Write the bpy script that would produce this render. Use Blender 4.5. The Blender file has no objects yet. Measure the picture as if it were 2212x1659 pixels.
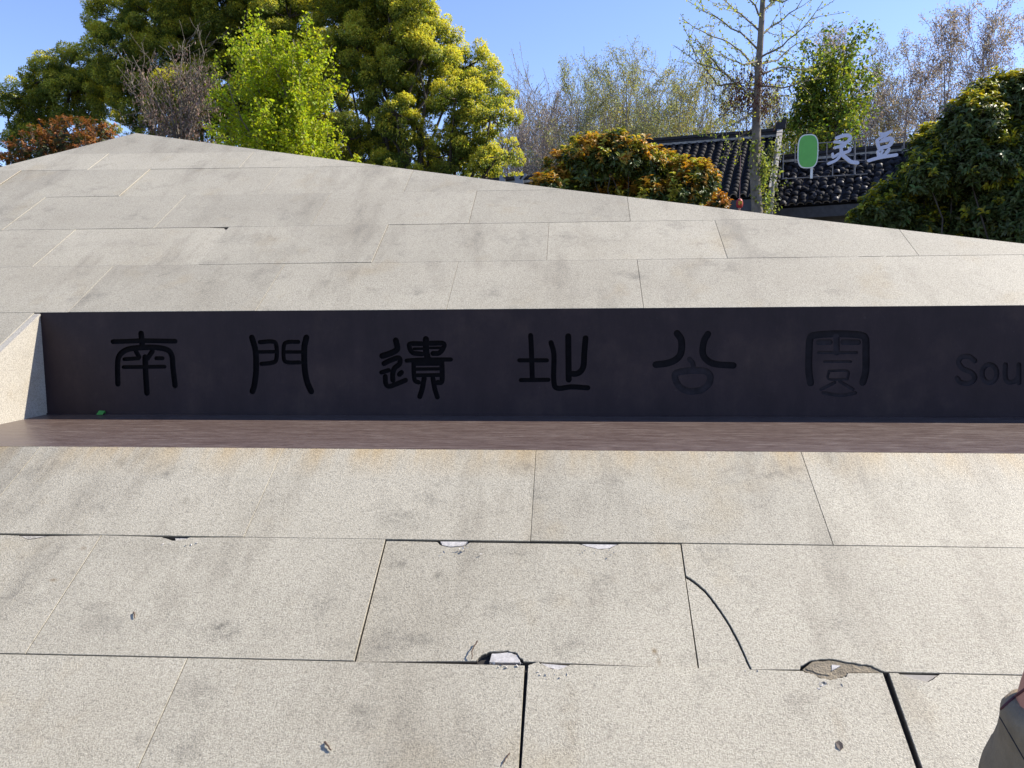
import bpy, bmesh, math, random
import numpy as np
from mathutils import Vector, Matrix
from mathutils.geometry import delaunay_2d_cdt

random.seed(7)
RNG = np.random.default_rng(11)
scene = bpy.context.scene
COL = scene.collection
R = math.radians

# ------------------------------------------------------------------ camera
EYE = Vector((0.0, 0.0, 1.6))
PW, PH, FPX = 2212.0, 1659.0, 1691.1
YAW, PITCH, ROLL = R(4.622), R(6.004), R(-0.4665)
_f = Vector((-math.sin(YAW)*math.cos(PITCH), math.cos(YAW)*math.cos(PITCH), -math.sin(PITCH)))
_r0 = Vector((math.cos(YAW), math.sin(YAW), 0)); _u0 = _r0.cross(_f)
_r = math.cos(ROLL)*_r0 + math.sin(ROLL)*_u0
_u = math.cos(ROLL)*_u0 - math.sin(ROLL)*_r0
cam_d = bpy.data.cameras.new('camera'); cam = bpy.data.objects.new('camera', cam_d); COL.objects.link(cam)
cam_d.sensor_width = 36.0; cam_d.lens = 36.0*FPX/PW; cam_d.clip_end = 2000; cam_d.clip_start = 0.05
cam.matrix_world = Matrix(((_r.x, _u.x, -_f.x, EYE.x), (_r.y, _u.y, -_f.y, EYE.y), (_r.z, _u.z, -_f.z, EYE.z), (0, 0, 0, 1)))
scene.camera = cam

# ------------------------------------------------------------------ sky, sun, exposure
SUN = Vector((1.02, 0.33, 1.0)).normalized()      # towards the sun: right of and behind the stone face
elev = math.asin(SUN.z); azim = math.atan2(SUN.x, SUN.y)
world = bpy.data.worlds.new('World'); scene.world = world; world.use_nodes = True
wn = world.node_tree.nodes; wl = world.node_tree.links
bgn = wn['Background']; sky = wn.new('ShaderNodeTexSky'); sky.sky_type = 'NISHITA'
sky.sun_disc = False; sky.sun_elevation = elev; sky.sun_rotation = azim
sky.air_density = 1.0; sky.dust_density = 0.25; sky.ozone_density = 5.0; sky.altitude = 600
tint = wn.new('ShaderNodeMix'); tint.data_type = 'RGBA'; tint.blend_type = 'MULTIPLY'; tint.inputs[0].default_value = 1.0
tint.inputs[7].default_value = (1.10, .97, 1.05, 1); wl.new(sky.outputs[0], tint.inputs[6]); wl.new(tint.outputs[2], bgn.inputs[0]); bgn.inputs[1].default_value = 0.125
sd = bpy.data.lights.new('sun', 'SUN'); sd.energy = 4.8; sd.angle = R(0.5); sd.color = (1.0, 0.92, 0.80)
so = bpy.data.objects.new('sun', sd); COL.objects.link(so)
so.rotation_euler = (-SUN).to_track_quat('-Z', 'Y').to_euler()
scene.view_settings.view_transform = 'Standard'; scene.view_settings.look = 'None'
scene.view_settings.exposure = 0.95; scene.view_settings.gamma = 1.0
scene.view_settings.use_curve_mapping = False

# ------------------------------------------------------------------ pixel helpers (photo measured at 2212 x 1659)
def ray(px, py):
    return ((px-PW/2)/FPX)*_r - ((py-PH/2)/FPX)*_u + _f
def at(px, py, Y):
    d = ray(px, py); return EYE + d*(Y/d.y)
def at_z(px, py, z):
    d = ray(px, py); return EYE + d*((z-EYE.z)/d.z)
def at_plane(px, py, p0, n):
    d = ray(px, py); return EYE + d*((p0-EYE).dot(n)/d.dot(n))
def mpp(Y): return Y/FPX

# slope frame
SL = R(30.593); DD = 2.5404
EV = Vector((0, math.cos(SL), math.sin(SL))); NV = Vector((0, -math.sin(SL), math.cos(SL)))
def sp(u, v, h=0.0): return EYE + Vector((u, 0, 0)) + v*EV + (h-DD)*NV
def uv(px, py):
    P = at_plane(px, py, sp(0, 0), NV) - EYE
    return (P.x, P.dot(EV))

# ------------------------------------------------------------------ object helpers
def link(o, parent=None):
    COL.objects.link(o)
    if parent is not None: o.parent = parent
    return o
def wloc(o):
    p = Vector((0, 0, 0))
    while o is not None: p += o.location; o = o.parent
    return p
def empty(name, loc, label=None, cat=None, group=None):
    o = bpy.data.objects.new(name, None); o.location = loc; o.empty_display_size = 0.2; COL.objects.link(o)
    if label: o['label'] = label
    if cat: o['category'] = cat
    if group: o['group'] = group
    return o
def tag(o, label, cat, group=None):
    o['label'] = label; o['category'] = cat
    if group: o['group'] = group
    return o
def mesh_obj(name, verts, faces, mat, parent=None, smooth=False, kind=None, mats=None, fmat=None):
    """verts in world coordinates; the object sits at its parent's origin"""
    off = wloc(parent)
    me = bpy.data.meshes.new(name)
    me.from_pydata([tuple(Vector(v)-off) for v in verts], [], faces)
    if mats:
        for m in mats: me.materials.append(m)
        if fmat: me.polygons.foreach_set('material_index', fmat)
    else: me.materials.append(mat)
    if smooth: me.polygons.foreach_set('use_smooth', [True]*len(faces))
    me.update()
    o = link(bpy.data.objects.new(name, me), parent)
    if kind: o['kind'] = kind
    return o
class MB:
    def __init__(s): s.v = []; s.f = []
    def add(s, vs, fs):
        b = len(s.v); s.v += [Vector(x) for x in vs]; s.f += [[i+b for i in f] for f in fs]
    def box(s, c, size, axes=None):
        ax = axes or (Vector((1, 0, 0)), Vector((0, 1, 0)), Vector((0, 0, 1)))
        c = Vector(c); vs = []
        for k in (-.5, .5):
            for j in (-.5, .5):
                for i in (-.5, .5): vs.append(c+ax[0]*size[0]*i+ax[1]*size[1]*j+ax[2]*size[2]*k)
        s.add(vs, [(0, 2, 3, 1), (4, 5, 7, 6), (0, 1, 5, 4), (2, 6, 7, 3), (0, 4, 6, 2), (1, 3, 7, 5)])
    def tube(s, pts, rad, n=6, cap=True):
        pts = [Vector(p) for p in pts]; m = len(pts)
        if not hasattr(rad, '__len__'): rad = [rad]*m
        rings = []; b = len(s.v)
        t = (pts[1]-pts[0]).normalized()
        a = t.orthogonal().normalized()
        for i in range(m):
            t = (pts[min(i+1, m-1)]-pts[max(i-1, 0)])
            if t.length < 1e-9: t = Vector((0, 0, 1))
            t.normalize(); a = (a - t*a.dot(t))
            if a.length < 1e-6: a = t.orthogonal()
            a.normalize(); c = t.cross(a)
            for k in range(n):
                th = 2*math.pi*k/n; s.v.append(pts[i]+(a*math.cos(th)+c*math.sin(th))*rad[i])
        for i in range(m-1):
            for k in range(n):
                s.f.append([b+i*n+k, b+i*n+(k+1) % n, b+(i+1)*n+(k+1) % n, b+(i+1)*n+k])
        if cap:
            s.f.append([b+k for k in range(n)][::-1]); s.f.append([b+(m-1)*n+k for k in range(n)])
    def prism(s, poly, z0, z1, P):
        """poly list of 2-D points, P maps (a,b,h) to world"""
        n = len(poly); b = len(s.v)
        s.v += [P(a, c, z1) for a, c in poly] + [P(a, c, z0) for a, c in poly]
        s.f.append([b+i for i in range(n)])
        s.f.append([b+n+i for i in range(n)][::-1])
        for i in range(n):
            j = (i+1) % n; s.f.append([b+i, b+n+i, b+n+j, b+j])
    def build(s, name, mat, parent=None, smooth=False, kind=None):
        return mesh_obj(name, s.v, s.f, mat, parent, smooth, kind)

# ------------------------------------------------------------------ materials
def nmat(name):
    m = bpy.data.materials.new(name); m.use_nodes = True
    nt = m.node_tree; return m, nt, nt.nodes, nt.links, nt.nodes['Principled BSDF']
def noise(nt, scale, detail=2, rough=.5, vec=None, dist=0):
    n = nt.nodes.new('ShaderNodeTexNoise'); n.inputs['Scale'].default_value = scale
    n.inputs['Detail'].default_value = detail; n.inputs['Roughness'].default_value = rough
    n.inputs['Distortion'].default_value = dist
    if vec is not None: nt.links.new(vec, n.inputs['Vector'])
    return n.outputs['Fac']
def ramp(nt, fac, stops):
    r = nt.nodes.new('ShaderNodeValToRGB'); e = r.color_ramp.elements
    while len(e) < len(stops): e.new(.5)
    for x, (p, c) in zip(e, stops):
        x.position = p; x.color = c if len(c) == 4 else (*c, 1)
    nt.links.new(fac, r.inputs[0]); return r.outputs[0]
def mix(nt, mode, fac, a, b):
    n = nt.nodes.new('ShaderNodeMix'); n.data_type = 'RGBA'; n.blend_type = mode
    for sock, val in ((n.inputs[0], fac), (n.inputs[6], a), (n.inputs[7], b)):
        if isinstance(val, (int, float)): sock.default_value = val
        elif isinstance(val, tuple): sock.default_value = val if len(val) == 4 else (*val, 1)
        else: nt.links.new(val, sock)
    return n.outputs[2]
def math_(nt, op, a, b=0.0, clamp=False):
    n = nt.nodes.new('ShaderNodeMath'); n.operation = op; n.use_clamp = clamp
    for sock, val in ((n.inputs[0], a), (n.inputs[1], b)):
        if isinstance(val, (int, float)): sock.default_value = val
        else: nt.links.new(val, sock)
    return n.outputs[0]
def objcoord(nt, scale=None, rot=None):
    tc = nt.nodes.new('ShaderNodeTexCoord'); out = tc.outputs['Object']
    if rot:
        mp = nt.nodes.new('ShaderNodeMapping'); mp.inputs['Rotation'].default_value = rot
        nt.links.new(out, mp.inputs[0]); out = mp.outputs[0]
    if scale:
        mp = nt.nodes.new('ShaderNodeMapping'); mp.inputs['Scale'].default_value = scale
        nt.links.new(out, mp.inputs[0]); out = mp.outputs[0]
    return out
def bump(nt, h, strength, dist=.01):
    b = nt.nodes.new('ShaderNodeBump'); b.inputs['Strength'].default_value = strength; b.inputs['Distance'].default_value = dist
    nt.links.new(h, b.inputs['Height']); return b.outputs[0]
def plain(name, col, rough=.6, metal=0, var=.15, scale=8, bmp=0, spec=.5):
    m, nt, N, L, p = nmat(name)
    c = objcoord(nt); f = noise(nt, scale, 4, .6, c)
    a = tuple(x*(1-var) for x in col); b = tuple(min(1, x*(1+var)) for x in col)
    L.new(ramp(nt, f, [(.3, a), (.7, b)]), p.inputs['Base Color'])
    p.inputs['Roughness'].default_value = rough; p.inputs['Metallic'].default_value = metal; p.inputs['Specular IOR Level'].default_value = spec
    if bmp: L.new(bump(nt, noise(nt, scale*6, 3, .6, c), bmp), p.inputs['Normal'])
    return m

def granite(name, base=1.0, rust=True, streak=True):
    m, nt, N, L, p = nmat(name)
    c = objcoord(nt); oi = N.new('ShaderNodeObjectInfo')
    # crystals: three grain sizes
    g1 = noise(nt, 150, 2, .6, c); g2 = noise(nt, 70, 3, .65, c, .4); g3 = noise(nt, 330, 1, .5, c)
    col = ramp(nt, g1, [(.30, (.242, .220, .168)), (.45, (.346, .317, .244)), (.56, (.410, .377, .292)), (.70, (.466, .430, .338))])
    dk = ramp(nt, g2, [(.36, (.58, .58, .59)), (.48, (1, 1, 1))])
    col = mix(nt, 'MULTIPLY', .38, col, dk)
    col = mix(nt, 'OVERLAY', .20, col, ramp(nt, g3, [(.3, (.25, .25, .25)), (.7, (.75, .75, .75))]))
    # broad weathering
    w = noise(nt, .9, 5, .62, c)
    col = mix(nt, 'MULTIPLY', .8, col, ramp(nt, w, [(.32, (.86, .845, .82)), (.5, (.97, .965, .955)), (.66, (1.06, 1.055, 1.04))]))
    st = noise(nt, 2.6, 5, .7, objcoord(nt, (1.2, .35, 1), (-SL, 0, 0)))
    if streak:
        col = mix(nt, 'MULTIPLY', .75, col, ramp(nt, st, [(.52, (1, 1, 1)), (.64, (.82, .81, .80)), (.8, (.5, .5, .5))]))
    blot = noise(nt, 3.7, 6, .72, objcoord(nt, (1, 1.3, 1.1)))
    col = mix(nt, 'MULTIPLY', .85, col, ramp(nt, blot, [(.56, (1, 1, 1)), (.66, (.80, .80, .80)), (.76, (.48, .48, .49))]))
    br = noise(nt, 2.1, 4, .6, objcoord(nt, (1.3, 1, 1), (.6, .2, .9)))
    col = mix(nt, 'MULTIPLY', .7, col, ramp(nt, br, [(.58, (1, 1, 1)), (.74, (.93, .87, .77))]))
    # single stains: soot marks, shoe scuffs, dried spills
    if rust:
        mp = N.new('ShaderNodeMapping'); mp.inputs['Rotation'].default_value = (-SL, 0, 0); L.new(N['Texture Coordinate'].outputs['Object'], mp.inputs[0])
        sn = noise(nt, 26, 5, .75, c); sr = N.new('ShaderNodeMapRange'); sr.inputs[1].default_value = .36; sr.inputs[2].default_value = .62; L.new(sn, sr.inputs[0])
        for (x, y, ru, rv, k, tc_) in STAINS:
            v1 = N.new('ShaderNodeVectorMath'); v1.operation = 'SUBTRACT'; L.new(mp.outputs[0], v1.inputs[0]); v1.inputs[1].default_value = (x, y, 0)
            v2 = N.new('ShaderNodeVectorMath'); v2.operation = 'MULTIPLY'; L.new(v1.outputs[0], v2.inputs[0]); v2.inputs[1].default_value = (1/ru, 1/rv, 0)
            v3 = N.new('ShaderNodeVectorMath'); v3.operation = 'LENGTH'; L.new(v2.outputs[0], v3.inputs[0])
            mr = N.new('ShaderNodeMapRange'); mr.interpolation_type = 'SMOOTHSTEP'; mr.inputs[1].default_value = 1.0; mr.inputs[2].default_value = .15; mr.inputs[3].default_value = 0; mr.inputs[4].default_value = k
            L.new(v3.outputs['Value'], mr.inputs[0])
            col = mix(nt, 'MULTIPLY', math_(nt, 'MULTIPLY', mr.outputs[0], sr.outputs[0]), col, tc_)
    # tone of each slab
    tv = math_(nt, 'MULTIPLY_ADD', oi.outputs['Random'], .16); tv.node.inputs[2].default_value = .92
    cmb = N.new('ShaderNodeCombineColor')
    for i in range(3): L.new(tv, cmb.inputs[i])
    col = mix(nt, 'MULTIPLY', 1.0, col, cmb.outputs[0])
    if rust:   # brown run-off below the metal ledge
        sx = N.new('ShaderNodeSeparateXYZ'); mp = N.new('ShaderNodeMapping'); mp.inputs['Rotation'].default_value = (-SL, 0, 0)
        L.new(N['Texture Coordinate'].outputs['Object'], mp.inputs[0]); L.new(mp.outputs[0], sx.inputs[0])
        rn = noise(nt, 3.0, 4, .6, objcoord(nt, (2.2, .5, .5)))
        d = math_(nt, 'SUBTRACT', RUST_V, sx.outputs['Y'])           # distance down the slope from the ledge
        k = math_(nt, 'MULTIPLY_ADD', d, -4.5); k.node.inputs[2].default_value = 1.0
        k = math_(nt, 'MINIMUM', k, 1.0); k = math_(nt, 'MAXIMUM', k, 0.0)
        lt = math_(nt, 'GREATER_THAN', d, -0.02); k = math_(nt, 'MULTIPLY', k, lt)
        rr = N.new('ShaderNodeMapRange'); rr.inputs[1].default_value = .35; rr.inputs[2].default_value = .75; L.new(rn, rr.inputs[0])
        k = math_(nt, 'MULTIPLY', k, rr.outputs[0])
        col = mix(nt, 'MULTIPLY', k, col, (1.0, .80, .52))
    if base != 1.0: col = mix(nt, 'MULTIPLY', 1.0, col, (base, base*1.02, base*1.12))
    L.new(col, p.inputs['Base Color']); p.inputs['Roughness'].default_value = .62
    p.inputs['Specular IOR Level'].default_value = .45
    hgt = math_(nt, 'ADD', g1, g3)
    L.new(bump(nt, hgt, .5, .0035), p.inputs['Normal'])
    return m

def foliage(name, trans=.32, rough=.5, spec=.35):
    m, nt, N, L, p = nmat(name)
    a = N.new('ShaderNodeAttribute'); a.attribute_name = 'leafcol'
    L.new(a.outputs['Color'], p.inputs['Base Color']); p.inputs['Roughness'].default_value = rough
    p.inputs['Specular IOR Level'].default_value = spec
    t = N.new('ShaderNodeBsdfTranslucent')
    L.new(mix(nt, 'MULTIPLY', 1.0, a.outputs['Color'], (1.25, 1.2, .6)), t.inputs['Color'])
    ms = N.new('ShaderNodeMixShader'); ms.inputs[0].default_value = trans
    L.new(p.outputs[0], ms.inputs[1]); L.new(t.outputs[0], ms.inputs[2])
    L.new(ms.outputs[0], N['Material Output'].inputs['Surface'])
    return m
M = {}
# monument base sits under the apex, on the ground
BASE = Vector((0, 5.0, 0))
V_C, V_D = 2.879, 4.207
_pc = sp(0, V_C) - BASE
# slope coordinate as the granite material sees it (object space rotated by -SL about x)
RUST_V = _pc.y*math.cos(SL) + _pc.z*math.sin(SL)
STAINS = []
for (px, py, rx, ry, k, tc_) in [(480, 1362, 55, 34, .95, (.42, .42, .42)), (862, 1216, 17, 13, 1, (.42, .42, .41)), (946, 1240, 14, 10, .9, (.5, .5, .49)), (905, 1378, 50, 22, .85, (.5, .5, .5)), (785, 1545, 48, 52, .8, (.5, .5, .5)), (870, 1122, 90, 30, .8, (.55, .55, .55)),
        (400, 1082, 16, 11, .9, (.5, .49, .47)), (425, 1495, 70, 55, .6, (.6, .6, .6)), (1414, 1405, 9, 13, 1, (.55, .46, .34)), (1424, 1425, 7, 18, 1, (.55, .46, .34)), (116, 1253, 15, 6, 1, (.62, .54, .44)), (180, 1184, 11, 6, 1, (.6, .52, .44)), (1232, 1560, 34, 120, .55, (.68, .64, .58)),
        (1810, 1560, 20, 90, .5, (.72, .66, .58)), (1270, 715, 40, 10, .4, (.7, .68, .66)), (1260, 628, 60, 20, .4, (.8, .8, .8)), (530, 515, 90, 20, .6, (.68, .69, .70)), (620, 545, 80, 16, .5, (.72, .73, .74)), (1310, 518, 60, 12, .5, (.72, .72, .72)), (260, 525, 120, 14, .5, (.72, .72, .73)), (1320, 1080, 120, 50, .4, (.74, .74, .74)), (700, 1300, 30, 90, .5, (.7, .7, .7)), (360, 1180, 120, 20, .4, (.8, .78, .74)), (1640, 1090, 50, 30, .45, (.75, .75, .75))]:
    u0_, v0_ = uv(px, py); u1_, _ = uv(px+rx, py); _, v1_ = uv(px, py-ry); P_0 = sp(u0_, v0_)-BASE
    STAINS.append((P_0.x, P_0.y*math.cos(SL)+P_0.z*math.sin(SL), abs(u1_-u0_), abs(v1_-v0_), k, tc_))
M['granite'] = granite('granite')
M['granite_side'] = granite('granite_side', 1.12, False, False)
M['bed'] = plain('mortar_bed', (.035, .032, .030), .95, 0, .4, 12, .3)
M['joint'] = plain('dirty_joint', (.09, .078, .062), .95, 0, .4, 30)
M['mortar'] = plain('old_mortar', (.215, .18, .125), .95, 0, .30, 22, .8)
M['fresh_stone'] = plain('broken_stone', (.50, .475, .44), .9, 0, .2, 60, .5)
M['grey_fill'] = plain('grey_filler', (.31, .285, .245), .9, 0, .12, 60, .2)

def metal_panel():
    m, nt, N, L, p = nmat('dark_steel')
    c = objcoord(nt)
    n1 = noise(nt, 2.2, 6, .65, c); n2 = noise(nt, 9, 5, .7, objcoord(nt, (1, 1, .35)))
    col = ramp(nt, n1, [(.3, (.024, .0155, .0175)), (.52, (.032, .0215, .0235)), (.7, (.052, .036, .033))])
    col = mix(nt, 'MULTIPLY', .7, col, ramp(nt, n2, [(.35, (.80, .80, .82)), (.65, (1.22, 1.19, 1.16))]))
    n3 = noise(nt, 38, 3, .7, c)
    col = mix(nt, 'ADD', .5, col, ramp(nt, n3, [(.66, (0, 0, 0)), (.76, (.03, .027, .025))]))
    L.new(col, p.inputs['Base Color'])
    L.new(ramp(nt, n1, [(.3, (.48,)*3), (.7, (.66,)*3)]), p.inputs['Roughness'])
    p.inputs['Specular IOR Level'].default_value = .22
    L.new(bump(nt, n2, .12, .01), p.inputs['Normal'])
    return m
def ledge_mat():
    m, nt, N, L, p = nmat('weathered_steel_ledge')
    c = objcoord(nt)
    s1 = noise(nt, 5, 6, .68, objcoord(nt, (1, 5.5, 1)), .6); s2 = noise(nt, 16, 5, .7, objcoord(nt, (1, 4.5, 1)), .5); n3 = noise(nt, 120, 2, .6, c)
    col = ramp(nt, s1, [(.30, (.068, .046, .039)), (.48, (.088, .063, .054)), (.60, (.104, .078, .067)), (.74, (.145, .122, .110))])
    col = mix(nt, 'MULTIPLY', .8, col, ramp(nt, s2, [(.34, (.66, .62, .60)), (.5, (1, 1, 1)), (.68, (1.35, 1.33, 1.3))]))
    col = mix(nt, 'OVERLAY', .25, col, ramp(nt, n3, [(.3, (.3,)*3), (.7, (.7,)*3)]))
    L.new(col, p.inputs['Base Color'])
    L.new(ramp(nt, s1, [(.3, (.30,)*3), (.7, (.46,)*3)]), p.inputs['Roughness'])
    p.inputs['Specular IOR Level'].default_value = .5
    L.new(bump(nt, s2, .10, .004), p.inputs['Normal'])
    return m
M['panel'] = metal_panel(); M['ledge'] = ledge_mat()
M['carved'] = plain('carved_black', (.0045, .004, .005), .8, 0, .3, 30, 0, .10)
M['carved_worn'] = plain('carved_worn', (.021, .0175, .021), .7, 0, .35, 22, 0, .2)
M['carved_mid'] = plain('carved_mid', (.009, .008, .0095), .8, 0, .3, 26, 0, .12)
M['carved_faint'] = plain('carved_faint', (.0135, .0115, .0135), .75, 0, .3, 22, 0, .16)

# ------------------------------------------------------------------ ground
def ground_mat():
    m, nt, N, L, p = nmat('ground')
    c = objcoord(nt); a = noise(nt, .35, 5, .6, c); b = noise(nt, 14, 4, .7, c)
    col = ramp(nt, a, [(.35, (.06, .075, .03)), (.5, (.10, .095, .06)), (.65, (.16, .15, .125))])
    col = mix(nt, 'MULTIPLY', .6, col, ramp(nt, b, [(.3, (.6, .6, .6)), (.7, (1.2, 1.2, 1.2))]))
    L.new(col, p.inputs['Base Color']); p.inputs['Roughness'].default_value = .95
    L.new(bump(nt, b, .5, .03), p.inputs['Normal']); return m
g = mesh_obj('ground', [(-700, -300, 0), (700, -300, 0), (700, 900, 0), (-700, 900, 0)], [(0, 1, 2, 3)], ground_mat())
g['kind'] = 'structure'

# ------------------------------------------------------------------ granite monument
CREST = [(-12.5, .15), (-5.453, 6.875), (-5.118, 7.195), (-4.521, 7.765), (-2.876, 7.130), (-1.418, 6.580), (-0.03, 6.062), (0.852, 5.757), (1.626, 5.473), (3.023, 5.004), (9.5, 2.75)]
def crest(u):
    for (a, va), (b, vb) in zip(CREST, CREST[1:]):
        if a <= u <= b: return va+(vb-va)*(u-a)/(b-a)
    return -1
LINES = {'0': (1.05, 0), 'A': (1.690, .008), 'B': (2.291, .003), 'C': (V_C, 0), 'm': (3.54, 0), 'D': (V_D, 0), 'E': (4.850, 0), 'F': (5.458, -.004), 'G': (6.075, -.011), 'H': (6.652, -.0215), 'I': (7.028, -.032), 'T': (8.2, 0)}
def vl(k, u): a, b = LINES[k]; return a+b*u
mon = empty('granite_monument', BASE, 'sloping granite slab monument with a sunken dark inscription panel', 'monument')

def slab_poly(u0, u1, lo, hi, g=.004, notch_top=None, notch_bot=None):
    """outline of a slab, cut off by the crest, with chips bitten out of its edges"""
    u0 += g/2; u1 -= g/2
    us = sorted(set([u0, u1] + [c for c, _ in CREST if u0 < c < u1]))
    n = 24
    samp = [u0+(u1-u0)*i/400 for i in range(401)]
    top = lambda u: min(vl(hi, u)-g/2, crest(u))
    low = lambda u: vl(lo, u)+g/2
    if max(crest(s)-low(s) for s in samp) < .02: return None
    keep = [s for s in samp if crest(s) > low(s)+.0005]
    a, b = keep[0], keep[-1]
    pts = [(a, low(a))]
    if notch_bot: pts += [q for q in notch_bot if a < q[0] < b]
    pts.append((b, low(b)))
    # top boundary right to left, with its corners
    brk = set([a, b] + [c for c, _ in CREST if a < c < b])
    for s0, s1 in zip(keep, keep[1:]):
        f0, f1 = crest(s0)-(vl(hi, s0)-g/2), crest(s1)-(vl(hi, s1)-g/2)
        if f0*f1 < 0: brk.add(s0+(s1-s0)*f0/(f0-f1))
    tl = [(s, top(s)) for s in sorted(brk, reverse=True)]
    if notch_top:
        nt_ = sorted(notch_top, key=lambda q: -q[0]); hi_u, lo_u = nt_[0][0], nt_[-1][0]
        tl = [q for q in tl if q[0] > hi_u] + nt_ + [q for q in tl if q[0] < lo_u]
    out = []
    for q in pts+tl:
        if not out or (abs(q[0]-out[-1][0])+abs(q[1]-out[-1][1])) > 1e-4: out.append(q)
    if abs(out[0][0]-out[-1][0])+abs(out[0][1]-out[-1][1]) < 1e-4: out.pop()
    return out
def smooth_line(pts, n=5):
    if len(pts) < 3: return [Vector(p) for p in pts]
    P = [Vector(p) for p in pts]; P = [2*P[0]-P[1]]+P+[2*P[-1]-P[-2]]; out = []
    for i in range(1, len(P)-2):
        for k in range(n):
            t = k/n; a, b, c, d = P[i-1], P[i], P[i+1], P[i+2]
            out.append(.5*((2*b)+(c-a)*t+(2*a-5*b+4*c-d)*t*t+(3*b-a-3*c+d)*t**3))
    out.append(P[-2]); return out
def rough_edge(pts, amp=.003, n=4):
    out = []
    for (a, b), (c, d) in zip(pts, pts[1:]):
        for i in range(n):
            t = i/n; out.append((a+(c-a)*t+random.uniform(-amp, amp)*(i > 0), b+(d-b)*t+random.uniform(-amp, amp)*(i > 0)))
    out.append(pts[-1]); return out
def pxs(*pts): return [uv(*q) for q in pts]

def add_slab(poly, h=0.0, tu=0.0, tv=0.0, mat='granite', name='granite_slab', depth=.042, ch=.0012):
    uc = sum(q[0] for q in poly)/len(poly); vc = sum(q[1] for q in poly)/len(poly)
    H = lambda a, b: h+tu*(a-uc)+tv*(b-vc)
    n = len(poly)
    # inset ring for a small worn arris
    ins = []
    for i in range(n):
        p0 = Vector(poly[i-1]); p1 = Vector(poly[i]); p2 = Vector(poly[(i+1) % n])
        e1 = (p1-p0).normalized(); e2 = (p2-p1).normalized()
        n1 = Vector((-e1.y, e1.x)); n2 = Vector((-e2.y, e2.x)); nn = (n1+n2)
        nn = nn.normalized() if nn.length > 1e-6 else n1
        ins.append(p1+nn*ch)
    vs = [sp(a, b, H(a, b)) for a, b in ins]+[sp(a, b, H(a, b)-ch) for a, b in poly]+[sp(a, b, H(a, b)-.006) for a, b in poly]+[sp(a, b, -depth) for a, b in poly]
    fs = [list(range(n))]
    for i in range(n):
        j = (i+1) % n
        fs.append([i, n+i, n+j, j]); fs.append([n+i, 2*n+i, 2*n+j, n+j]); fs.append([2*n+i, 3*n+i, 3*n+j, 2*n+j])
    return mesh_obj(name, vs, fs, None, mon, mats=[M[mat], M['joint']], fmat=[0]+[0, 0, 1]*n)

P_ = 1.272
rows = [
    ('0', 'A', [-10.3, -9.1, -7.82, -6.55, -5.28, -4.01, -2.74, -1.464, -.183, 1.095, 2.40, 3.7, 5.0, 6.3, 7.6, 8.9]),
    ('A', 'B', [-10.9, -9.73, -8.46, -7.19, -5.92, -4.65, -3.38, -2.112, -.821, .447, 3.02, 4.3, 5.6, 6.9, 8.2]),
    ('B', 'C', [-9.1, -7.82, -6.55, -5.28, -4.01, -2.74, -1.458, -.190, 1.073, 2.34, 3.6, 4.9, 6.2, 7.5, 8.8]),
    ('C', 'm', [-8.6, -7.31, -6.04, -4.77, -3.552]), ('m', 'D', [-7.9, -6.67, -5.4, -4.13, -3.552]),
    ('C', 'm', [4.65, 5.9, 7.2]), ('m', 'D', [4.65, 6.4]),
    ('D', 'E', [-7.14, -5.87, -4.59, -3.322, -2.049, -.809, .423, 1.664, 2.94, 4.2]),
    ('E', 'F', [-6.5, -5.23, -3.942, -2.69, -1.425, -.195, 1.031, 2.282, 3.6]),
    ('F', 'G', [-6.4, -5.83, -4.566, -3.30, -2.033, -.805, .412, 1.8]),
    ('G', 'H', [-6.3, -5.17, -3.899, -2.643, -1.418, .3]),
    ('H', 'I', [-5.9, -4.514, -3.05, -1.2]),
    ('I', 'T', [-5.6, -2.2]),
]
# raised or sunken slabs (row, joint index): height, tilt across, tilt along
OFF = {(0, 7): (-.001, 0, 0), (0, 8): (.002, 0, 0), (0, 9): (.004, 0, 0), (1, 7): (.0005, 0, 0), (1, 8): (-.007, .003, .004),
       (10, 1): (.0015, .003, 0), (10, 2): (-.002, 0, 0), (10, 0): (.007, .004, 0), (10, 3): (-.001, 0, 0), (11, 0): (.0015, .001, 0), (11, 1): (.0, 0, 0), (9, 2): (.001, 0, 0), (9, 1): (.002, .001, 0),
       (8, 3): (.002, .002, 0), (8, 4): (-.001, 0, 0), (7, 3): (.001, .0, 0)}
GAP = {(1, 8): .006, (2, 5): .0014, (2, 6): .0014, (1, 6): .0042, (1, 7): .0042, (0, 6): .004}
NT, NBOT = {}, {}
NT[(1, 7)] = rough_edge(pxs((349, 1160), (362, 1164), (375, 1168), (395, 1166), (409, 1161)), .0015, 3)
NT[(1, 8)] = rough_edge(pxs((940, 1168), (945, 1169), (953, 1176), (973, 1180), (1001, 1178), (1014, 1170), (1020, 1169.5)), .002, 3) + rough_edge(pxs((1246, 1173), (1253, 1174), (1268, 1179), (1294, 1185), (1318, 1183), (1336, 1174), (1342, 1173)), .002, 3)
NBOT[(1, 8)] = rough_edge(pxs((1026, 1425), (1038, 1414), (1046, 1409), (1058, 1405), (1097, 1402), (1117, 1408), (1131, 1426)), .003, 4)
NBOT[(1, 9)] = None
NT[(0, 8)] = rough_edge(pxs((1163, 1430), (1183, 1442), (1205, 1448), (1219, 1443), (1232, 1436)), .003, 4) + rough_edge(pxs((1735, 1450), (1750, 1456), (1775, 1466), (1794, 1470), (1815, 1465), (1829, 1461), (1832, 1453)), .003, 4)
NT[(0, 9)] = rough_edge(pxs((1939, 1455), (1958, 1462), (1977, 1469), (2004, 1475), (2022, 1463), (2031, 1457)), .002, 4)
NT[(8, 2)] = pxs((484, 492.8), (491, 503), (497, 500), (520, 493.6))
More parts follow.
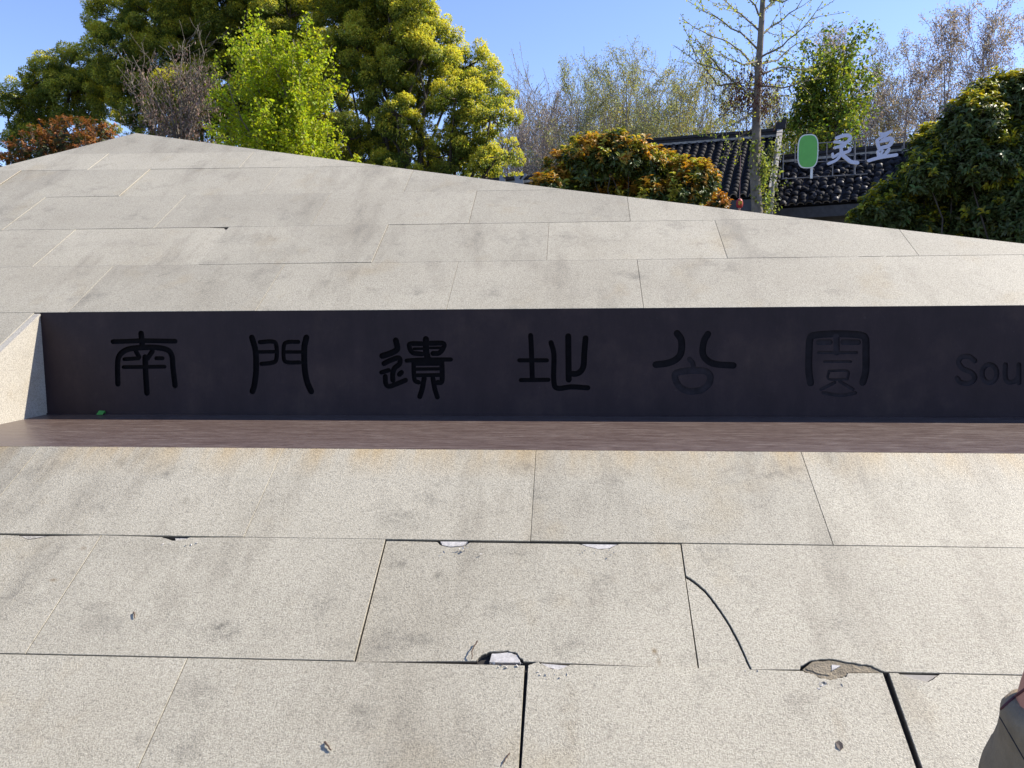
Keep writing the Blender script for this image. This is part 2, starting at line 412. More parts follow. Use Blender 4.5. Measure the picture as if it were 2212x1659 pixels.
NT[(1, 6)] = rough_edge(pxs((40, 1156.5), (62, 1166), (84, 1162), (104, 1157.5)), .001, 3)
NT[(7, 6)] = pxs((1850, 553.6), (1871, 556), (1898, 554.6), (1915, 552.6))
NT[(10, 4)] = None
RNGS = random.Random(3)
for ri, (lo, hi, js) in enumerate(rows):
    for k in range(len(js)-1):
        if (ri, k) == (1, 9): continue
        g_ = GAP.get((ri, k), RNGS.choice([.0022, .0026, .0034]))
        nt_ = NT.get((ri, k)); nb_ = NBOT.get((ri, k))
        poly = slab_poly(js[k], js[k+1], lo, hi, g_, nt_, nb_)
        if not poly: continue
        if (ri, k) == (0, 8): poly = [(q[0]+(.011 if q[1] > 1.5 else .003), q[1]) if q[0] < -.17 else ((q[0]-.004, q[1]) if q[0] > 1.08 else q) for q in poly]
        if (ri, k) == (0, 9): poly = [(q[0]+(.014 if q[1] > 1.5 else .010), q[1]) if q[0] < 1.11 else q for q in poly]
        h, a, b = OFF.get((ri, k), (RNGS.uniform(-.0012, .0012), RNGS.uniform(-.0006, .0006), RNGS.uniform(-.001, .001)))
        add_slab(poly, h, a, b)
# the cracked slab: an arc-shaped corner has broken off
crk = pxs((1478, 1243), (1500, 1254), (1528, 1279), (1556, 1316), (1582, 1357), (1603, 1398), (1616, 1428), (1625, 1447))
crk[0] = (.447+.002, crk[0][1]); crk[-1] = (crk[-1][0], vl('A', crk[-1][0])+.002)
cr = rough_edge([tuple(q) for q in smooth_line(crk, 3)], .0011, 2)
full = slab_poly(.447, 3.02, 'A', 'B', .0035)
nb = rough_edge(pxs((1728, 1446), (1729, 1438), (1753, 1426), (1791, 1423), (1839, 1431), (1884, 1438), (1911, 1451)), .003, 4)
big = [cr[-1]] + [q for q in nb] + [(3.018, vl('A', 3.018)+.002), (3.018, vl('B', 3.018)-.002), (.449, vl('B', .449)-.002)] + cr[:-1]
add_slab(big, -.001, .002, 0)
small = [(.449, vl('A', .449)+.002)] + [(a-(.0075-.004*k_/len(cr)+random.uniform(-.001, .001)), b-(.0050-.002*k_/len(cr))) for k_, (a, b) in enumerate(cr)][::-1]
small = [(max(.449, a), max(vl('A', a)+.002, b)) for a, b in small]
small[-1] = (.449, small[-1][1])
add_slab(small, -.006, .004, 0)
# chipped bits: loose fragments and old mortar showing in the bites
def frag(poly, h0, h1, mat, name='stone_fragment'):
    m_ = MB(); m_.prism(poly, h0, h1, lambda a, b, h: sp(a, b, h)); return m_.build(name, M[mat], mon)
frag(rough_edge(pxs((951, 1167.5), (955, 1175), (974, 1178.5), (1000, 1176.5), (1010, 1168)), .001, 3)[::1], -.04, -.006, 'fresh_stone')
frag(rough_edge(pxs((1257, 1173), (1269, 1178), (1294, 1183.5), (1317, 1181.5), (1333, 1174)), .001, 3), -.04, -.007, 'fresh_stone')
frag(rough_edge(pxs((377, 1159.5), (379, 1167), (394, 1164.5), (404, 1160)), .0008, 3), -.04, -.008, 'granite_side')
frag(rough_edge(pxs((43, 1157.5), (62, 1164.5), (84, 1160.8), (100, 1157.8)), .0008, 3), -.04, -.001, 'granite_side')
frag(rough_edge(pxs((1057, 1426), (1124, 1427), (1117, 1411), (1097, 1405), (1062, 1408)), .0015, 3), -.04, -.012, 'fresh_stone')
frag(rough_edge(pxs((1168, 1431), (1184, 1440), (1205, 1445), (1218, 1441), (1228, 1436)), .001, 3), -.04, -.006, 'fresh_stone')
frag(rough_edge(pxs((1734, 1445), (1752, 1456), (1794, 1468), (1827, 1460), (1832, 1451), (1908, 1452), (1884, 1440), (1839, 1433), (1791, 1425), (1755, 1428)), .002, 3), -.04, -.005, 'mortar', 'mortar_patch')
frag(pxs((1797, 1448), (1803, 1445), (1816, 1437.5), (1797, 1435)), -.015, -.001, 'fresh_stone')
frag(rough_edge(pxs((1741, 1443), (1762, 1452), (1792, 1458), (1795, 1440), (1780, 1430), (1757, 1431)), .003, 3), -.016, -.002, 'mortar', 'mortar_patch')
frag(rough_edge(pxs((1942, 1456), (1977, 1467.5), (2004, 1472.5), (2019, 1462), (2026, 1458)), .001, 3), -.04, -.003, 'grey_fill')
frag(pxs((486, 494), (492, 501.5), (515, 494.5)), -.04, -.006, 'grey_fill')
frag(pxs((1852, 554), (1871, 555.4), (1911, 553.1)), -.04, -.005, 'grey_fill')

# mortar bed under the slabs, back and sides of the body
bed = MB()
HB = -.030
def bedpoly(poly):
    b = len(bed.v); bed.v += [sp(a, c, HB) for a, c in poly]; bed.f.append([b+i for i in range(len(poly))])
bedpoly(slab_poly(-12.4, 9.4, '0', 'C', 0)); bedpoly(slab_poly(-12.4, -3.552, 'C', 'D', 0)); bedpoly(slab_poly(4.65, 9.4, 'C', 'D', 0)); bedpoly(slab_poly(-12.4, 9.4, 'D', 'T', 0))
for (a, va), (b, vb) in zip(CREST, CREST[1:]):
    p0, p1 = sp(a, va, HB), sp(b, vb, HB)
    q0, q1 = Vector((p0.x, p0.y, -.05)), Vector((p1.x, p1.y, -.05))
    bed.add([p0, p1, q1, q0], [(0, 1, 2, 3)])
bed.build('mortar_bed', M['bed'], mon)

# recess: side cheeks, ledge, panel
pC, pD = sp(0, V_C), sp(0, V_D)
ZL = pC.z - .001; YP = pD.y; ZT = pD.z - .004
XL, XR = -3.512, 4.62
def cheek(x0, x1):
    m_ = MB()
    poly = [(pC.y-.02, ZL-.0), (YP+.05, ZL-.0), (YP+.05, ZT+.010), (YP-.006, ZT-.022), (pC.y, ZL+.0)]
    poly = [(pC.y+.03, ZL-.10), (YP+.04, ZL-.10), (YP+.04, ZT-.02), (YP-.004, ZT-.014), (pC.y+.03, ZL+.004)]
    n = len(poly)
    m_.v += [Vector((x1, a, b)) for a, b in poly]+[Vector((x0, a, b)) for a, b in poly]
    m_.f.append(list(range(n))); m_.f.append([n+i for i in range(n)][::-1])
    for i in range(n): m_.f.append([i, n+i, n+(i+1) % n, (i+1) % n])
    return m_.build('recess_cheek', M['granite_side'], mon)
cheek(-3.56, XL); cheek(XR, 4.66)
# slab edge strip along the cheek (cut edge of the facing stone)
m_ = MB(); m_.prism([(-3.552, V_C+.01), (XL+.006, V_C+.01), (XL+.006, V_D-.012), (-3.552, V_D-.012)], -.016, -.003, lambda a, b, h: sp(a, b, h)); m_.build('edge_strip', M['granite_side'], mon)
m_ = MB(); m_.box(((XL+XR)/2, (pC.y+.004+YP)/2, ZL-.03), (XR-XL-.002, YP-pC.y-.004, .06)); ledge_o = m_.build('metal_ledge', M['ledge'], mon)
m_ = MB(); m_.box(((XL+XR)/2, YP-.006, ZL+.004), (XR-XL-.004, .012, .008)); m_.build('foot_strip', M['panel'], mon)
m_ = MB(); m_.box(((XL+XR)/2, YP+.006, ZT+.0015), (XR-XL-.004, .016, .003)); m_.build('top_strip', M['panel'], mon)

# --- carved characters (strokes traced as centre lines with widths)
def zc(ox, oy, s):   # zoomed photo pixels to photo pixels at 2212 wide
    return lambda x, y: ((ox+x/s)/1.82278, (oy+y/s)/1.82278)
za = zc(0, 1150, 1.58); zb = zc(1300, 1150, 1.58); zb2 = zc(1300, 1280, 3.6867); zd = zc(2500, 1280, 2.212); ze = zc(2632, 1150, 1.58)
GLY = [
 ('carved', za, 1.58, [([(878, 258), (882, 300), (886, 345)], 38), ([(702, 309), (800, 306), (900, 303), (1090, 306)], 31),
   ([(733, 572), (732, 440), (748, 388), (800, 355), (890, 345), (980, 346), (1045, 362), (1070, 400), (1076, 470), (1089, 582)], 36),
   ([(903, 405), (906, 500), (914, 628)], 38), ([(773, 418), (862, 412)], 26), ([(972, 412), (1012, 412)], 26), ([(768, 467), (1024, 464)], 25), ([(842, 362), (866, 404)], 30), ([(948, 368), (918, 412)], 32)]),
 ('carved', za, 1.58, [([(1567, 283), (1590, 370), (1593, 490), (1582, 580), (1570, 618)], 38),
   ([(1617, 312), (1695, 308), (1719, 332), (1719, 418), (1690, 440), (1627, 447)], 28), ([(1600, 373), (1718, 371)], 23),
   ([(1856, 310), (1788, 312), (1766, 334), (1766, 416), (1790, 437), (1865, 438)], 26), ([(1768, 373), (1880, 373)], 22),
   ([(1906, 283), (1893, 350), (1896, 480), (1911, 560), (1936, 618)], 39)]),
 ('carved', zb2, 3.6867, [([(952, 222), (975, 320), (958, 366), (860, 415), (755, 448)], 88), ([(780, 558), (890, 505), (1000, 478), (1008, 560), (935, 625), (908, 710), (910, 800)], 76),
   ([(745, 688), (850, 655)], 66), ([(1035, 688), (1005, 715)], 76), ([(800, 745), (806, 845), (850, 890), (950, 860), (1095, 800)], 72),
   ([(1390, 205), (1394, 380), (1420, 490)], 92), ([(1330, 270), (1165, 272), (1150, 318), (1195, 400), (1335, 422)], 70), ([(1450, 265), (1638, 267), (1642, 330), (1580, 405), (1490, 412)], 74),
   ([(1215, 345), (1345, 342)], 40), ([(1450, 332), (1600, 330)], 40), ([(1108, 517), (1300, 502), (1500, 500), (1752, 500)], 62),
   ([(1212, 540), (1214, 700), (1230, 805), (1285, 832)], 66), ([(1620, 530), (1626, 700), (1618, 822), (1555, 836)], 76),
   ([(1240, 560), (1580, 558)], 66), ([(1240, 640), (1580, 636)], 50), ([(1240, 730), (1590, 725)], 58), ([(1365, 770), (1335, 930), (1300, 1038)], 76), ([(1490, 770), (1520, 930), (1556, 1046)], 72)]),
 ('carved', zb, 1.58, [([(1247, 270), (1252, 360), (1258, 545)], 31), ([(1176, 425), (1348, 425)], 26), ([(1186, 548), (1358, 546)], 26),
   ([(1374, 315), (1392, 390), (1391, 550), (1412, 598), (1500, 590), (1603, 596)], 32), ([(1481, 275), (1484, 545)], 37), ([(1589, 287), (1581, 380), (1574, 468), (1540, 506), (1490, 508)], 36)]),
 ('carved_mid', zd, 2.212, [([(368, 72), (404, 130), (404, 228), (370, 290), (290, 330), (182, 345)], 58), ([(636, 78), (602, 140), (590, 238), (622, 300), (700, 340), (858, 352)], 55)]),
 ('carved_worn', zd, 2.212, [([(475, 297), (503, 330), (510, 380)], 42), ([(400, 405), (500, 395), (612, 402), (656, 446), (640, 516), (578, 568), (480, 578), (402, 548), (356, 482), (352, 425), (400, 405)], 56)]),
 ('carved_faint', zd, 2.212, [([(1530, 505), (1515, 400), (1516, 240), (1526, 120), (1570, 88), (1770, 76), (1965, 88), (2008, 125), (2012, 250), (2010, 400), (1985, 500)], 58)]),
 ('carved_worn', zd, 2.212, [([(1600, 150), (1700, 148)], 46), ([(1812, 148), (1945, 150)], 46), ([(1756, 100), (1756, 240)], 50), ([(1600, 240), (1930, 240)], 26), ([(1650, 318), (1880, 318)], 22),
   ([(1690, 400), (1850, 400), (1850, 470), (1690, 470), (1690, 400)], 22), ([(1740, 500), (1620, 560)], 28), ([(1785, 490), (1900, 560)], 28), ([(1640, 590), (1790, 612), (1920, 590)], 30)]),
 ('carved_worn', ze, 1.58, [([(1906, 428), (1872, 402), (1825, 404), (1805, 436), (1830, 475), (1885, 500), (1906, 535), (1875, 566), (1818, 562), (1796, 535)], 30)]),
 ('carved_worn', ze, 1.58, [([(1997+46*math.cos(t*math.pi/8), 507+56*math.sin(t*math.pi/8)) for t in range(17)], 29)]),
 ('carved_worn', ze, 1.58, [([(2096, 452), (2096, 530), (2116, 560), (2158, 552), (2176, 524)], 29), ([(2180, 452), (2181, 566)], 28)]),
]
def stroke_poly(pts, w):
    L = smooth_line(pts); m = len(L); l, r = [], []; hw = w/2
    for i in range(m):
        t = (L[min(i+1, m-1)]-L[max(i-1, 0)]).normalized(); nn = Vector((-t.y, t.x))
        l.append(L[i]+nn*hw); r.append(L[i]-nn*hw)
    cap1, cap0 = [], []
    t = (L[-1]-L[-2]).normalized(); nn = Vector((-t.y, t.x))
    for k in range(1, 5): th = math.pi*k/5; cap1.append(L[-1]+nn*hw*math.cos(th)+t*hw*math.sin(th))
    t = (L[0]-L[1]).normalized(); nn = Vector((-t.y, t.x))
    for k in range(1, 5): th = math.pi*k/5; cap0.append(L[0]+nn*hw*math.cos(th)+t*hw*math.sin(th))
    return (l+cap1+r[::-1]+cap0)[::-1]
yn = Vector((0, 1, 0)); pP = Vector((0, YP, 0))
def pan(px, py): q = at_plane(px, py, pP, yn); return Vector((q.x, q.z))
verts2 = [Vector((XL, ZL-.01)), Vector((XR, ZL-.01)), Vector((XR, ZT)), Vector((XL, ZT))]; faces2 = [[0, 1, 2, 3]]; owner = [-1]
for gi, (gm, zf, zs, strokes) in enumerate(GLY):
    sk = []
    for pts, w in strokes:
        if len(pts) > 4 and pts[0] == pts[-1] or len(pts) == 17: h_ = len(pts)//2; sk += [(pts[:h_+1], w), (pts[h_:], w)]
        else: sk.append((pts, w))
    for pts, w in sk:
        q = [pan(*zf(x, y)) for x, y in pts]
        wm = w/zs/1.82278*mpp(YP)*1.02
        poly = stroke_poly([tuple(a) for a in q], wm)
        # drop self-crossing risk: quads along the stroke rather than one outline
        b = len(verts2); verts2 += poly; faces2.append([b+i for i in range(len(poly))]); owner.append(gi)
cv, ce, cf, _, _, cof = delaunay_2d_cdt(verts2, [], faces2, 0, 1e-5)
front, floors = [], {}
for f, of in zip(cf, cof):
    own = [owner[i] for i in of if owner[i] >= 0]
    if own: floors.setdefault(own[0], []).append(f)
    elif of: front.append(f)
DEP = .014
edge_in = {}
for gi, fs in floors.items():
    for f in fs:
        for a, b in zip(f, f[1:]+f[:1]): edge_in[(a, b)] = gi
pv = [Vector((c.x, YP, c.y)) for c in cv]; pf = [list(f) for f in front]
nb_ = len(pv); pv += [Vector((c.x, YP+DEP, c.y)) for c in cv]
walls = {}
for (a, b), gi in edge_in.items():
    if (b, a) not in edge_in: walls.setdefault(gi, []).append((a, b))
b0 = len(pv)
used = sorted({i for f in pf for i in f}); mp_ = {o_: k for k, o_ in enumerate(used)}
panel = mesh_obj('inscription_panel', [pv[i] for i in used], [[mp_[i] for i in f] for f in pf], M['panel'], mon)
panel['label'] = 'dark steel panel carved with six seal script characters'
for gi, fs in floors.items():
    idx = {}; vs = []; F = []
    def vid(i, d):
        if (i, d) not in idx: idx[(i, d)] = len(vs); vs.append(Vector((cv[i].x, YP+d, cv[i].y)))
        return idx[(i, d)]
    dep = DEP if GLY[gi][0] == 'carved' else DEP*.55
    for f in fs: F.append([vid(i, dep) for i in f])
    for a, b in walls.get(gi, []): F.append([vid(a, 0), vid(b, 0), vid(b, dep), vid(a, dep)])
    mesh_obj('carved_character' if gi < 8 else 'carved_letter', vs, F, M[GLY[gi][0]], panel)

# loose grit by the breaks
gr = MB(); rg = random.Random(4)
for cx, cy, n_ in [(985, 1184, 9), (1090, 1432, 12), (1195, 1452, 10), (1790, 1474, 14), (1300, 1188, 8), (2000, 1480, 8), (378, 1172, 6), (1620, 1450, 6)]:
    for i in range(n_):
        u_, v_ = uv(cx+rg.gauss(0, 26), cy+abs(rg.gauss(0, 7))); s_ = rg.uniform(.0015, .0042)
        q_ = sp(u_, v_, s_*.5); ax_ = [Vector((rg.gauss(0, 1), rg.gauss(0, 1), rg.gauss(0, 1))).normalized() for _ in range(3)]
        gr.box(q_, (s_*2, s_*1.4, s_), ax_)
go = gr.build('stone_grit', M['fresh_stone'], mon); go['kind'] = 'stuff'
# ================================================================== vegetation tools
def leaf_mesh(name, pos, dirn, nrm, ln, wd, col, mat, parent, fold=.25, bend=.0, six=False, kind='stuff'):
    """many single leaves in one mesh: each a folded lozenge (or a six-point blade) with its own colour"""
    pos = np.asarray(pos, float) - np.array(wloc(parent)); N = len(pos)
    d = dirn/np.linalg.norm(dirn, axis=1, keepdims=True)
    n = nrm - d*(nrm*d).sum(1, keepdims=True); n /= np.maximum(np.linalg.norm(n, axis=1, keepdims=True), 1e-6)
    s = np.cross(d, n)
    ln = np.broadcast_to(ln, N)[:, None]; wd = np.broadcast_to(wd, N)[:, None]
    up = n*wd*fold
    if not six:
        v = np.stack([pos, pos+d*ln*.45+s*wd*.5+up, pos+d*ln-n*ln*bend, pos+d*ln*.45-s*wd*.5+up], 1); k = 4
        idx = np.arange(N)[:, None]*4
        tri = np.concatenate([idx+np.array([0, 1, 2]), idx+np.array([0, 2, 3])], 1).reshape(-1, 3)
        nf = 2
    else:
        m1 = pos+d*ln*.5+n*ln*bend*.35
        tip = pos+d*ln-n*ln*bend
        a = .34; q = pos+d*ln*a+n*ln*bend*.28; r_ = pos+d*ln*.7+n*ln*bend*.1
        v = np.stack([pos, q+s*wd*.5+up, r_+s*wd*.42+up, tip, r_-s*wd*.42+up, q-s*wd*.5+up, m1], 1); k = 7
        idx = np.arange(N)[:, None]*7
        tri = np.concatenate([idx+np.array(t) for t in ([0, 1, 6], [1, 2, 6], [2, 3, 6], [3, 4, 6], [4, 5, 6], [5, 0, 6])], 1).reshape(-1, 3)
        nf = 6
    me = bpy.data.meshes.new(name); v = v.reshape(-1, 3)
    me.vertices.add(len(v)); me.vertices.foreach_set('co', v.astype(np.float32).ravel())
    me.loops.add(len(tri)*3); me.loops.foreach_set('vertex_index', tri.astype(np.int32).ravel())
    me.polygons.add(len(tri)); me.polygons.foreach_set('loop_start', np.arange(0, len(tri)*3, 3, dtype=np.int32))
    try: me.polygons.foreach_set('loop_total', np.full(len(tri), 3, dtype=np.int32))
    except Exception: pass
    at_ = me.attributes.new('leafcol', 'FLOAT_COLOR', 'FACE')
    c = np.ones((N, 4), np.float32); c[:, :3] = np.clip(col, 0, 1)
    at_.data.foreach_set('color', np.repeat(c, nf, 0).ravel())
    me.materials.append(mat); me.update(); me.validate()
    o = link(bpy.data.objects.new(name, me), parent)
    if kind: o['kind'] = kind
    return o
def rdir(n):
    v = RNG.normal(size=(n, 3)); return v/np.linalg.norm(v, axis=1, keepdims=True)
def colvar(base, n, amp=.18, hue=.10):
    b = np.array(base)[None]*(1+RNG.normal(size=(n, 1))*amp)
    b = b*(1+RNG.normal(size=(n, 3))*hue*np.array([1, .5, 1])); return np.clip(b, .004, 1)
M['leaf'] = foliage('leaf_soft', .46, .5, .25); M['leaf_shiny'] = foliage('leaf_shiny', .34, .45, .35); M['leaf_dry'] = foliage('leaf_dry', .15, .8, .15)
M['bark'] = plain('bark_dark', (.055, .045, .036), .9, 0, .35, 6, .6)
M['bark_grey'] = plain('bark_grey', (.17, .145, .115), .9, 0, .35, 7, .6)
M['twig_grey'] = plain('twig_grey', (.22, .19, .165), .9, 0, .3, 3)
M['twig_dark'] = plain('twig_dark', (.16, .135, .135), .9, 0, .3, 3)

def wander(p0, p1, n=5, amp=.08):
    p0, p1 = Vector(p0), Vector(p1); L = (p1-p0).length; out = []
    for i in range(n+1):
        t = i/n; j = Vector((random.gauss(0, 1), random.gauss(0, 1), random.gauss(0, .6)))*amp*L*math.sin(math.pi*t)
        out.append(p0.lerp(p1, t)+j)
    return out

# ------------------------------------------------------------------ broad evergreen crowns (camphor-like): lobes > puffs > leaves
OLD, YOUNG = (.135, .180, .036), (.54, .52, .075)
def lobed_tree(name, label, blobs, Y, trunk_px, young=.55, puffs=30, per=115, leaf=.105, seed=1, dy=1.6, group=None, open_=0.0, oldc=OLD, youngc=YOUNG):
    random.seed(seed)
    base = at(trunk_px[0], trunk_px[1], Y); base.z = 0
    t = empty(name, base, label, 'tree', group)
    tr = MB(); P, D, Nn, C, S = [], [], [], [], []
    fork = base+Vector((0, 0, 2.2+random.uniform(0, .6)))
    tr.tube(wander(base, fork, 4, .02), [.32, .29, .27, .26, .25], 9)
    for (bx, by, br) in blobs:
        yy = Y+random.uniform(-dy, dy); c = at(bx, by, yy); r = br*1.12*mpp(yy)
        k = random.uniform(.25, .6); mid = fork.lerp(c, k)+Vector((0, 0, -.35))
        tr.tube(wander(fork, mid, 3, .05)+wander(mid, c, 4, .06)[1:], [.12, .105, .09, .075, .06, .05, .04, .025], 6)
        npf = int(puffs*(br/75)**2); cn = np.array(c)
        dirs = rdir(npf*2); dirs[:, 2] = dirs[:, 2]*.9+.12
        dirs = dirs[dirs[:, 2] > -.75][:npf]
        for dv in dirs:
            dv = dv/np.linalg.norm(dv)
            depth = RNG.uniform(.55, 1.03) if RNG.random() < .6 else RNG.uniform(.85, 1.08)
            pc = cn+dv*r*depth*np.array([1.08, 1.0, .92]); pr = r*RNG.uniform(.22, .36)
            if RNG.random() < .25:
                tr.tube([c, Vector(cn*.4+pc*.6)+Vector((0, 0, -.1)), Vector(pc)], [.03, .02, .01], 4, False)
            n = int(per*(pr/.38)**2*RNG.uniform(.8, 1.2))
            ld = rdir(n); rad = RNG.uniform(.45, 1.0, n)**.6
            p = pc+ld*rad[:, None]*pr*np.array([1, 1, .85])
            out = ld*.8+dv*.5+np.array([0, 0, .25])
            dd = out*.6+rdir(n)*.8+np.array([0, 0, -.35])
            nn = np.array([0, 0, .7])+np.array(SUN)*.7+out*.7+rdir(n)*.7
            # fresh shoots sit at the outer upper ends of the puffs
            yl = np.clip(.5*ld[:, 2]+.35*dv[2]+.35*(ld@dv)*rad+young-.42+RNG.normal(size=n)*.16, 0, 1)
            yl = np.clip((yl-.12)*1.5, 0, 1)[:, None]*(depth > .72)
            col = colvar(oldc, n, .22)*(1-yl)+colvar(youngc, n, .16)*yl
            P.append(p); D.append(dd); Nn.append(nn); C.append(col); S.append(RNG.uniform(.75, 1.2, n)*leaf)
    tr.build('trunk', M['bark'], t, True)
    S = np.concatenate(S)
    leaf_mesh('crown', np.concatenate(P), np.concatenate(D), np.concatenate(Nn), S, S*.52, np.concatenate(C), M['leaf'], t, .22, .12)
    return t
lobed_tree('camphor_tree', 'dark green evergreen tree with yellow tips at the far left edge', [(60, 215, 50), (100, 165, 42), (150, 150, 48), (195, 150, 45), (150, 205, 55), (85, 262, 52), (205, 205, 52), (15, 245, 38), (25, 300, 40), (215, 262, 40)], 27, (150, 420), .74, 75, 800, .070, 5)
lobed_tree('camphor_tree', 'tall dark evergreen tree rising directly behind the bare brown shrub', [(262, 50, 55), (255, 110, 55), (290, 160, 55), (330, 35, 55), (270, 20, 45), (400, 55, 62), (475, 25, 62), (380, 120, 62), (460, 100, 66), (555, 30, 66), (625, 40, 60), (540, 110, 62), (640, 110, 58), (320, 215, 60), (250, 205, 45), (395, 215, 60), (480, 190, 66), (580, 190, 60), (430, 275, 50), (335, 285, 50), (680, 80, 50), (420, -50, 70), (560, -50, 72), (330, -30, 50), (660, -30, 60), (690, 245, 52), (700, 190, 48), (655, 290, 48), (725, 300, 45), (560, 270, 55)], 25.5, (430, 430), .82, 70, 780, .070, 6)
lobed_tree('camphor_tree', 'broad yellow green evergreen tree with dark limbs beside the open sky', [(745, 45, 60), (820, 15, 62), (890, 30, 55), (930, 75, 45), (770, 115, 60), (850, 95, 62), (900, 130, 60), (960, 150, 52), (1015, 140, 42), (1040, 185, 44), (1085, 212, 34), (1060, 255, 46), (985, 215, 46), (905, 195, 52), (825, 175, 55), (760, 190, 50), (855, 245, 40), (1005, 290, 46), (1075, 340, 38), (1030, 350, 44), (980, 330, 50), (860, 290, 48), (820, 265, 40), (800, 325, 55), (885, 335, 50), (925, 300, 30), (745, 300, 45), (690, 130, 45), (700, 330, 40), (830, -45, 60), (730, -35, 60), (910, -40, 40), (850, 375, 48), (955, 378, 45), (1085, 372, 30), (770, 372, 48), (700, 380, 40), (1045, 385, 40)], 23, (900, 430), .90, 75, 800, .068, 7)

# ------------------------------------------------------------------ branching trees
class Tree:
    def __init__(s, seed): s.mb = MB(); s.rnd = random.Random(seed); s.lp = []; s.ld = []
    def branch(s, p, d, L, r, lvl, cfg):
        rd = s.rnd; c = cfg[lvl]; n = c.get('seg', 4); pts = [Vector(p)]; d = Vector(d).normalized(); rr = [r]
        for i in range(n):
            j = Vector((rd.gauss(0, 1), rd.gauss(0, 1), rd.gauss(0, 1)))*c.get('wob', .12)
            d = (d+j+Vector((0, 0, c.get('trop', .05)))).normalized()
            pts.append(pts[-1]+d*(L/n)); rr.append(max(r*(1-(i+1)/n*c.get('taper', .8)), c.get('rmin', .004)))
        s.mb.tube(pts, rr, c.get('sides', 4), False)
        if c.get('leafstep'):
            m = max(1, int(L/c['leafstep']))
            for k in range(m):
                t = (k+rd.random())/m*(1-c.get('l0', .1))+c.get('l0', .1); f = t*n; i = min(int(f), n-1)
                s.lp.append(pts[i].lerp(pts[i+1], f-i)); s.ld.append((pts[i+1]-pts[i]).normalized())
        if lvl+1 < len(cfg):
            m = max(1, int(round(c['kids']*rd.uniform(.75, 1.25))))
            for k in range(m):
                t = c.get('k0', .25)+(1-c.get('k0', .25))*(k+rd.random())/m; f = min(t, .999)*n; i = int(f)
                q = pts[i].lerp(pts[i+1], f-i); ax = (pts[i+1]-pts[i]).normalized()
                sd_ = ax.orthogonal().normalized(); sd_.rotate(Matrix.Rotation(rd.uniform(0, 2*math.pi), 3, ax))
                an = R(rd.gauss(c['ang'], 9)); dd = ax*math.cos(an)+sd_*math.sin(an)
                s.branch(q, dd, L*c['lr']*rd.uniform(.7, 1.2)*(1-.45*t*c.get('cone', .6)), max(rr[i]*c.get('rr', .5), .003), lvl+1, cfg)
def clusters(lp, n, spread, size, col, droop=.2, amp=.2, asp=.7, dirs=None, follow=.4):
    lp = np.array([tuple(p) for p in lp]); P = np.repeat(lp, n, 0)+RNG.normal(size=(len(lp)*n, 3))*spread
    D = rdir(len(P))+np.array([0, 0, -droop])
    if dirs is not None: D += np.repeat(np.array([tuple(d) for d in dirs]), n, 0)*follow
    N = rdir(len(P))*.8+np.array([0, -.1, .9]); S = RNG.uniform(.7, 1.25, len(P))*size
    return P, D, N, S, S*asp, colvar(col, len(P), amp)

# bright ginkgo in front of the evergreens
def bright_ginkgo():
    Y = 16.5; base = at(612, 430, Y); base.z = 0
    t = empty('ginkgo_tree', base, 'bright yellow green leafy tree with upright spires behind the stone crest', 'tree')
    T = Tree(21); top = at(634, 85, Y)
    pts = wander(base, top, 10, .012); T.mb.tube(pts, [.11*(1-.9*i/10) for i in range(11)], 7, False)
    cfg = [dict(seg=6, wob=.07, trop=.10, kids=9, k0=.12, ang=42, lr=.42, sides=4, leafstep=.06, l0=.15, rr=.5), dict(seg=4, wob=.12, trop=.08, kids=4, ang=45, lr=.5, sides=3, leafstep=.05), dict(seg=3, wob=.15, trop=.05, sides=3, leafstep=.05, rmin=.004)]
    H = top.z
    spec = [(470, 150, 2.0), (505, 110, 1.6), (545, 130, 1.9), (680, 135, 1.8), (700, 185, 2.1), (600, 75, 1.2), (665, 75, 1.2), (450, 230, 2.4), (705, 235, 2.3), (455, 290, 2.4), (712, 285, 2.0), (575, 100, 1.5), (520, 175, 2.0), (650, 115, 1.5), (680, 225, 2.0), (560, 200, 2.0), (620, 150, 1.5), (480, 320, 2.3), (705, 325, 2.0), (600, 280, 2), (660, 300, 2), (540, 300, 2), (500, 250, 2), (680, 255, 2), (640, 220, 1.6), (585, 235, 1.8), (440, 325, 2.2), (725, 330, 2.2), (465, 345, 2), (700, 345, 2)]
    for tx, ty, L in spec:
        tip = at(tx, ty, Y+T.rnd.uniform(-1.1, 1.0)); z0 = max(1.2, tip.z-L*1.15)
        o = base.lerp(top, min(.93, z0/H)); d = tip-o
        T.branch(o, d+Vector((0, 0, -.12*d.length)), d.length*.92, .035, 0, cfg)
    for z in np.linspace(1.0, H*.97, 60): T.lp.append(base.lerp(top, z/H)); T.ld.append(Vector((0, 0, 1)))
    T.mb.build('trunk', M['bark_grey'], t, True)
    P, D, N, S, W, C = clusters(T.lp, 5, .06, .066, (.36, .43, .026), .15, .18, .85)
    k = RNG.random(len(P)) < .85
    leaf_mesh('crown', P[k], D[k], N[k], S[k], W[k], C[k], M['leaf'], t, .1, .05)
bright_ginkgo()

